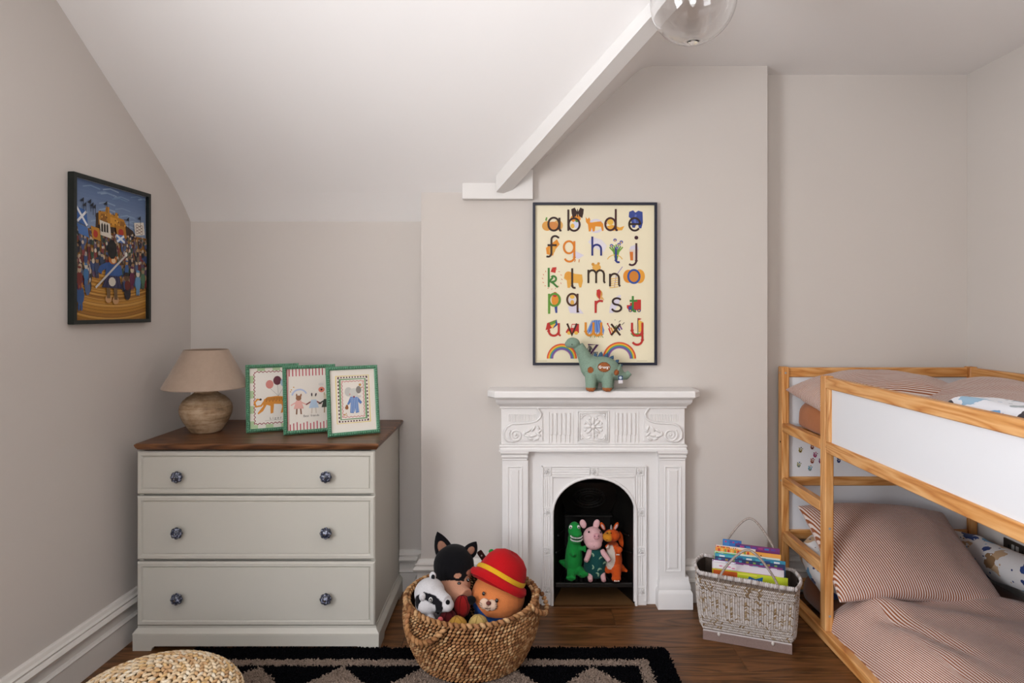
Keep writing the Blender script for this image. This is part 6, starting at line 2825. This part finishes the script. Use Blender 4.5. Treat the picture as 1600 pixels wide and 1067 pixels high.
for k, (c1, c2, lab, hh, (xa, xb)) in enumerate(BK):
    th = .009 if k not in (2, 5) else .006
    p0 = wl + ub * (.03 + xa + .012) + vb * (off - .02)
    ln = xb - xa - .03
    off += th + .0022
    z1 = HR - .012 + hh
    z0 = .06
    bt_ = thing('book', lab + ' in the palm basket', 'book', tuple(p0 + ub * ln / 2 + Vector((0, 0, z0))), 0, 'books in the palm basket')
    Mb = Matrix(((ub.x, vb.x, 0, p0.x), (ub.y, vb.y, 0, p0.y), (0, 0, 1, z0), (0, 0, 0, 1))) @ R(-.08, 'X')
    h = z1 - z0
    m = MB(M=Mb)
    for y0, y1 in ((0, .0016), (th - .0016, th)):
        m.box(0, ln, y0, y1, 0, h, .0005, c2)
    m.box(-.001, .002, 0, th, 0, h, .0006, c1)
    cv = m.build('cover', 'book_print', bt_, 20)
    m = MB('#cfc7b8', M=Mb)
    m.box(.003, ln - .003, .0017, th - .0017, .002, h - .003)
    m.build('pages', 'book_print', bt_)
    A = Art(.00004)
    L_ = ln
    vis = .06
    y1 = h
    A.rect(.004, y1 - vis, L_ * .34, y1 - .002, c1)
    if k == 0:
        A.poly([(L_ * .42, y1 - .05), (L_ * .5, y1 - .012), (L_ * .58, y1 - .02), (L_ * .68, y1 - .008), (L_ * .66, y1 - .05)], '#1f5f94')
        A.rect(L_ * .35, y1 - .01, L_ * .6, y1 - .004, '#d8d04a')
    elif k == 1:
        for q in range(4):
            A.circ(L_ * (.12 + .06 * q), y1 - .014 - .004 * (q % 2), .008, '#cf7aa0', .003)
        A.rect(.01, y1 - .03, L_ * .9, y1 - .026, '#b03a80')
    elif k == 3:
        for q in range(9):
            A.rect(L_ * (.05 + .1 * q), y1 - .012, L_ * (.09 + .1 * q), y1 - .004, ('#3f8aa0', '#8f7a3a', '#6a8a4a')[q % 3])
    elif k in (6, 7):
        for q in range(11):
            A.rect(L_ * (.04 + .05 * q), y1 - .016 - .003 * (q % 3), L_ * (.068 + .05 * q), y1 - .003, ('#b8301f', '#e0b050', '#7a8a3a')[q % 3])
        A.circ(L_ * .7, y1 - .012, .003, '#3a2a1a')
    elif k >= 8:
        for q in range(6):
            A.rect(L_ * (.1 + .14 * q), y1 - .012, L_ * (.2 + .14 * q), y1 - .005, ('#a02f70', '#2f6aa0', '#503a8a')[q % 3])
    else:
        for q in range(7):
            A.rect(L_ * (.06 + .13 * q), y1 - .013, L_ * (.14 + .13 * q), y1 - .005, ('#d0d4d8', '#4aa0b0', '#2a4a7a')[q % 3])
    A.v = [tuple(Mb @ R(PI / 2, 'X') @ Vector(p)) for p in A.v]
    tag(A.build('cover_print', 'book_print', cv, fix=False), kind='stuff')

# ---------------------------------------------- rug
RX_0, RX_1, RY_0, RY_1 = -1.36, .628, 1.35, 2.712
BLK, TPE = '#0a0a0d', '#8f7d70'


def rug_col(x, y):
    dx = min(x - RX_0, RX_1 - x)
    dy = min(RY_1 - y, y - RY_0)
    if min(dx, dy) < .094:
        return BLK
    if min(dx, dy) < .140:
        return TPE
    # rows of triangles pointing to the long edges
    for k in range(8):
        ax = X_(925, 2.56) - .333 * k
        yy = RY_1 - .145
        w_ = (yy - y) * .95
        if 0 < yy - y < .35 and abs(x - ax) < min(w_, .333 - w_):
            return TPE
    return BLK


ru = thing('rug', 'black shaggy rug with taupe border line and triangles in front of the chest of drawers', 'rug', ((RX_0 + RX_1) / 2, (RY_0 + RY_1) / 2, 0))
m = MB(BLK)
m.box(RX_0 + .006, RX_1 - .006, RY_0 + .006, RY_1 - .006, .001, .010, .004)
m.build('backing', 'rug_pile', ru)
rng = np.random.default_rng(1)
NT_ = 60000
gx = rng.uniform(RX_0, RX_1, NT_)
gy = rng.uniform(2.28, RY_1, NT_)
V, F, C = [], [], []
m = MB()
for x, y in zip(gx, gy):
    c = rug_col(x, y)
    h = rng.uniform(.013, .021)
    lx, ly = rng.normal(0, .0045, 2)
    r = .0042
    a0 = rng.uniform(0, 6.28)
    b_ = len(m.v)
    for k in range(3):
        a = a0 + k * 2.0944
        m.v.append((x + r * math.cos(a), y + r * math.sin(a), .008))
    for k in range(3):
        a = a0 + k * 2.0944 + .5
        m.v.append((x + lx + r * .75 * math.cos(a), y + ly + r * .75 * math.sin(a), h))
    m.f += [(b_, b_ + 1, b_ + 4, b_ + 3), (b_ + 1, b_ + 2, b_ + 5, b_ + 4), (b_ + 2, b_, b_ + 3, b_ + 5), (b_ + 3, b_ + 4, b_ + 5)]
    m.c += [c] * 4
tag(m.build('pile', 'rug_pile', ru, fix=False), kind='stuff')

# ---------------------------------------------- woven pouf
PY = 2.06
pcx = X_(236, PY)
po_ = thing('woven_pouf', 'pale woven water hyacinth pouf at the bottom left in front of the chest of drawers', 'pouf', (pcx, PY, .022))
PRX, PH = .275, .245
m = MB('#7d6138')
prof = [(PRX * .80 * .98, .004)] + [(PRX * math.sin(a) ** .85 * .975, .118 + .122 * math.copysign(abs(math.cos(a)) ** .8, math.cos(a))) for a in [PI * .78 - PI * .78 * i / 24 for i in range(25)]]
prof[-1] = (.003, prof[-1][1])
m.lathe(prof, 48)
m.build('core', 'rope_fibre', po_, 60, world=False)
PAL = ['#e2c7a2', '#d6b48a', '#ead3b2', '#cda476', '#ecdcc2', '#dcb680', '#e4caa4']
rg = random.Random(8)
# arc length along the profile from the centre outwards
pts = [(PRX * math.sin(a) ** .85 * 1.0, .12 + .125 * math.copysign(abs(math.cos(a)) ** .8, math.cos(a))) for a in [i * PI / 2 * 1.5 / 60 + .02 for i in range(61)]]
acc, ringsP = 0, []
nxt = .012
for (r0, z0), (r1, z1) in zip(pts, pts[1:]):
    L = math.hypot(r1 - r0, z1 - z0)
    while nxt <= acc + L:
        t = (nxt - acc) / L
        r, z = r0 + (r1 - r0) * t, z0 + (z1 - z0) * t
        ringsP.append((r, z, (r1 - r0) / L, (z1 - z0) / L))
        nxt += .0265
    acc += L
for r, z, tr, tz_ in ringsP:
    m = MB()
    n_ = max(5, int(2 * PI * r / .0235))
    ph = rg.random()
    for k in range(n_):
        a = 2 * PI * (k + ph) / n_
        er = Vector((math.cos(a), math.sin(a), 0))
        et = Vector((-math.sin(a), math.cos(a), 0))
        dn = er * tr + Vector((0, 0, tz_))
        nn = et.cross(dn).normalized()
        if nn.dot(er * r + Vector((0, 0, z - .12))) < 0:
            nn = -nn
        p = er * r + Vector((0, 0, z))
        for sg in (-1, 1):
            put_bead(m, p + dn * sg * .0064 + nn * .001, et + dn * sg * -.62, nn, .0165, .0066, .0066, rg.choice(PAL))
    m.build('braid_ring', 'rope_fibre', po_, 80, world=False)
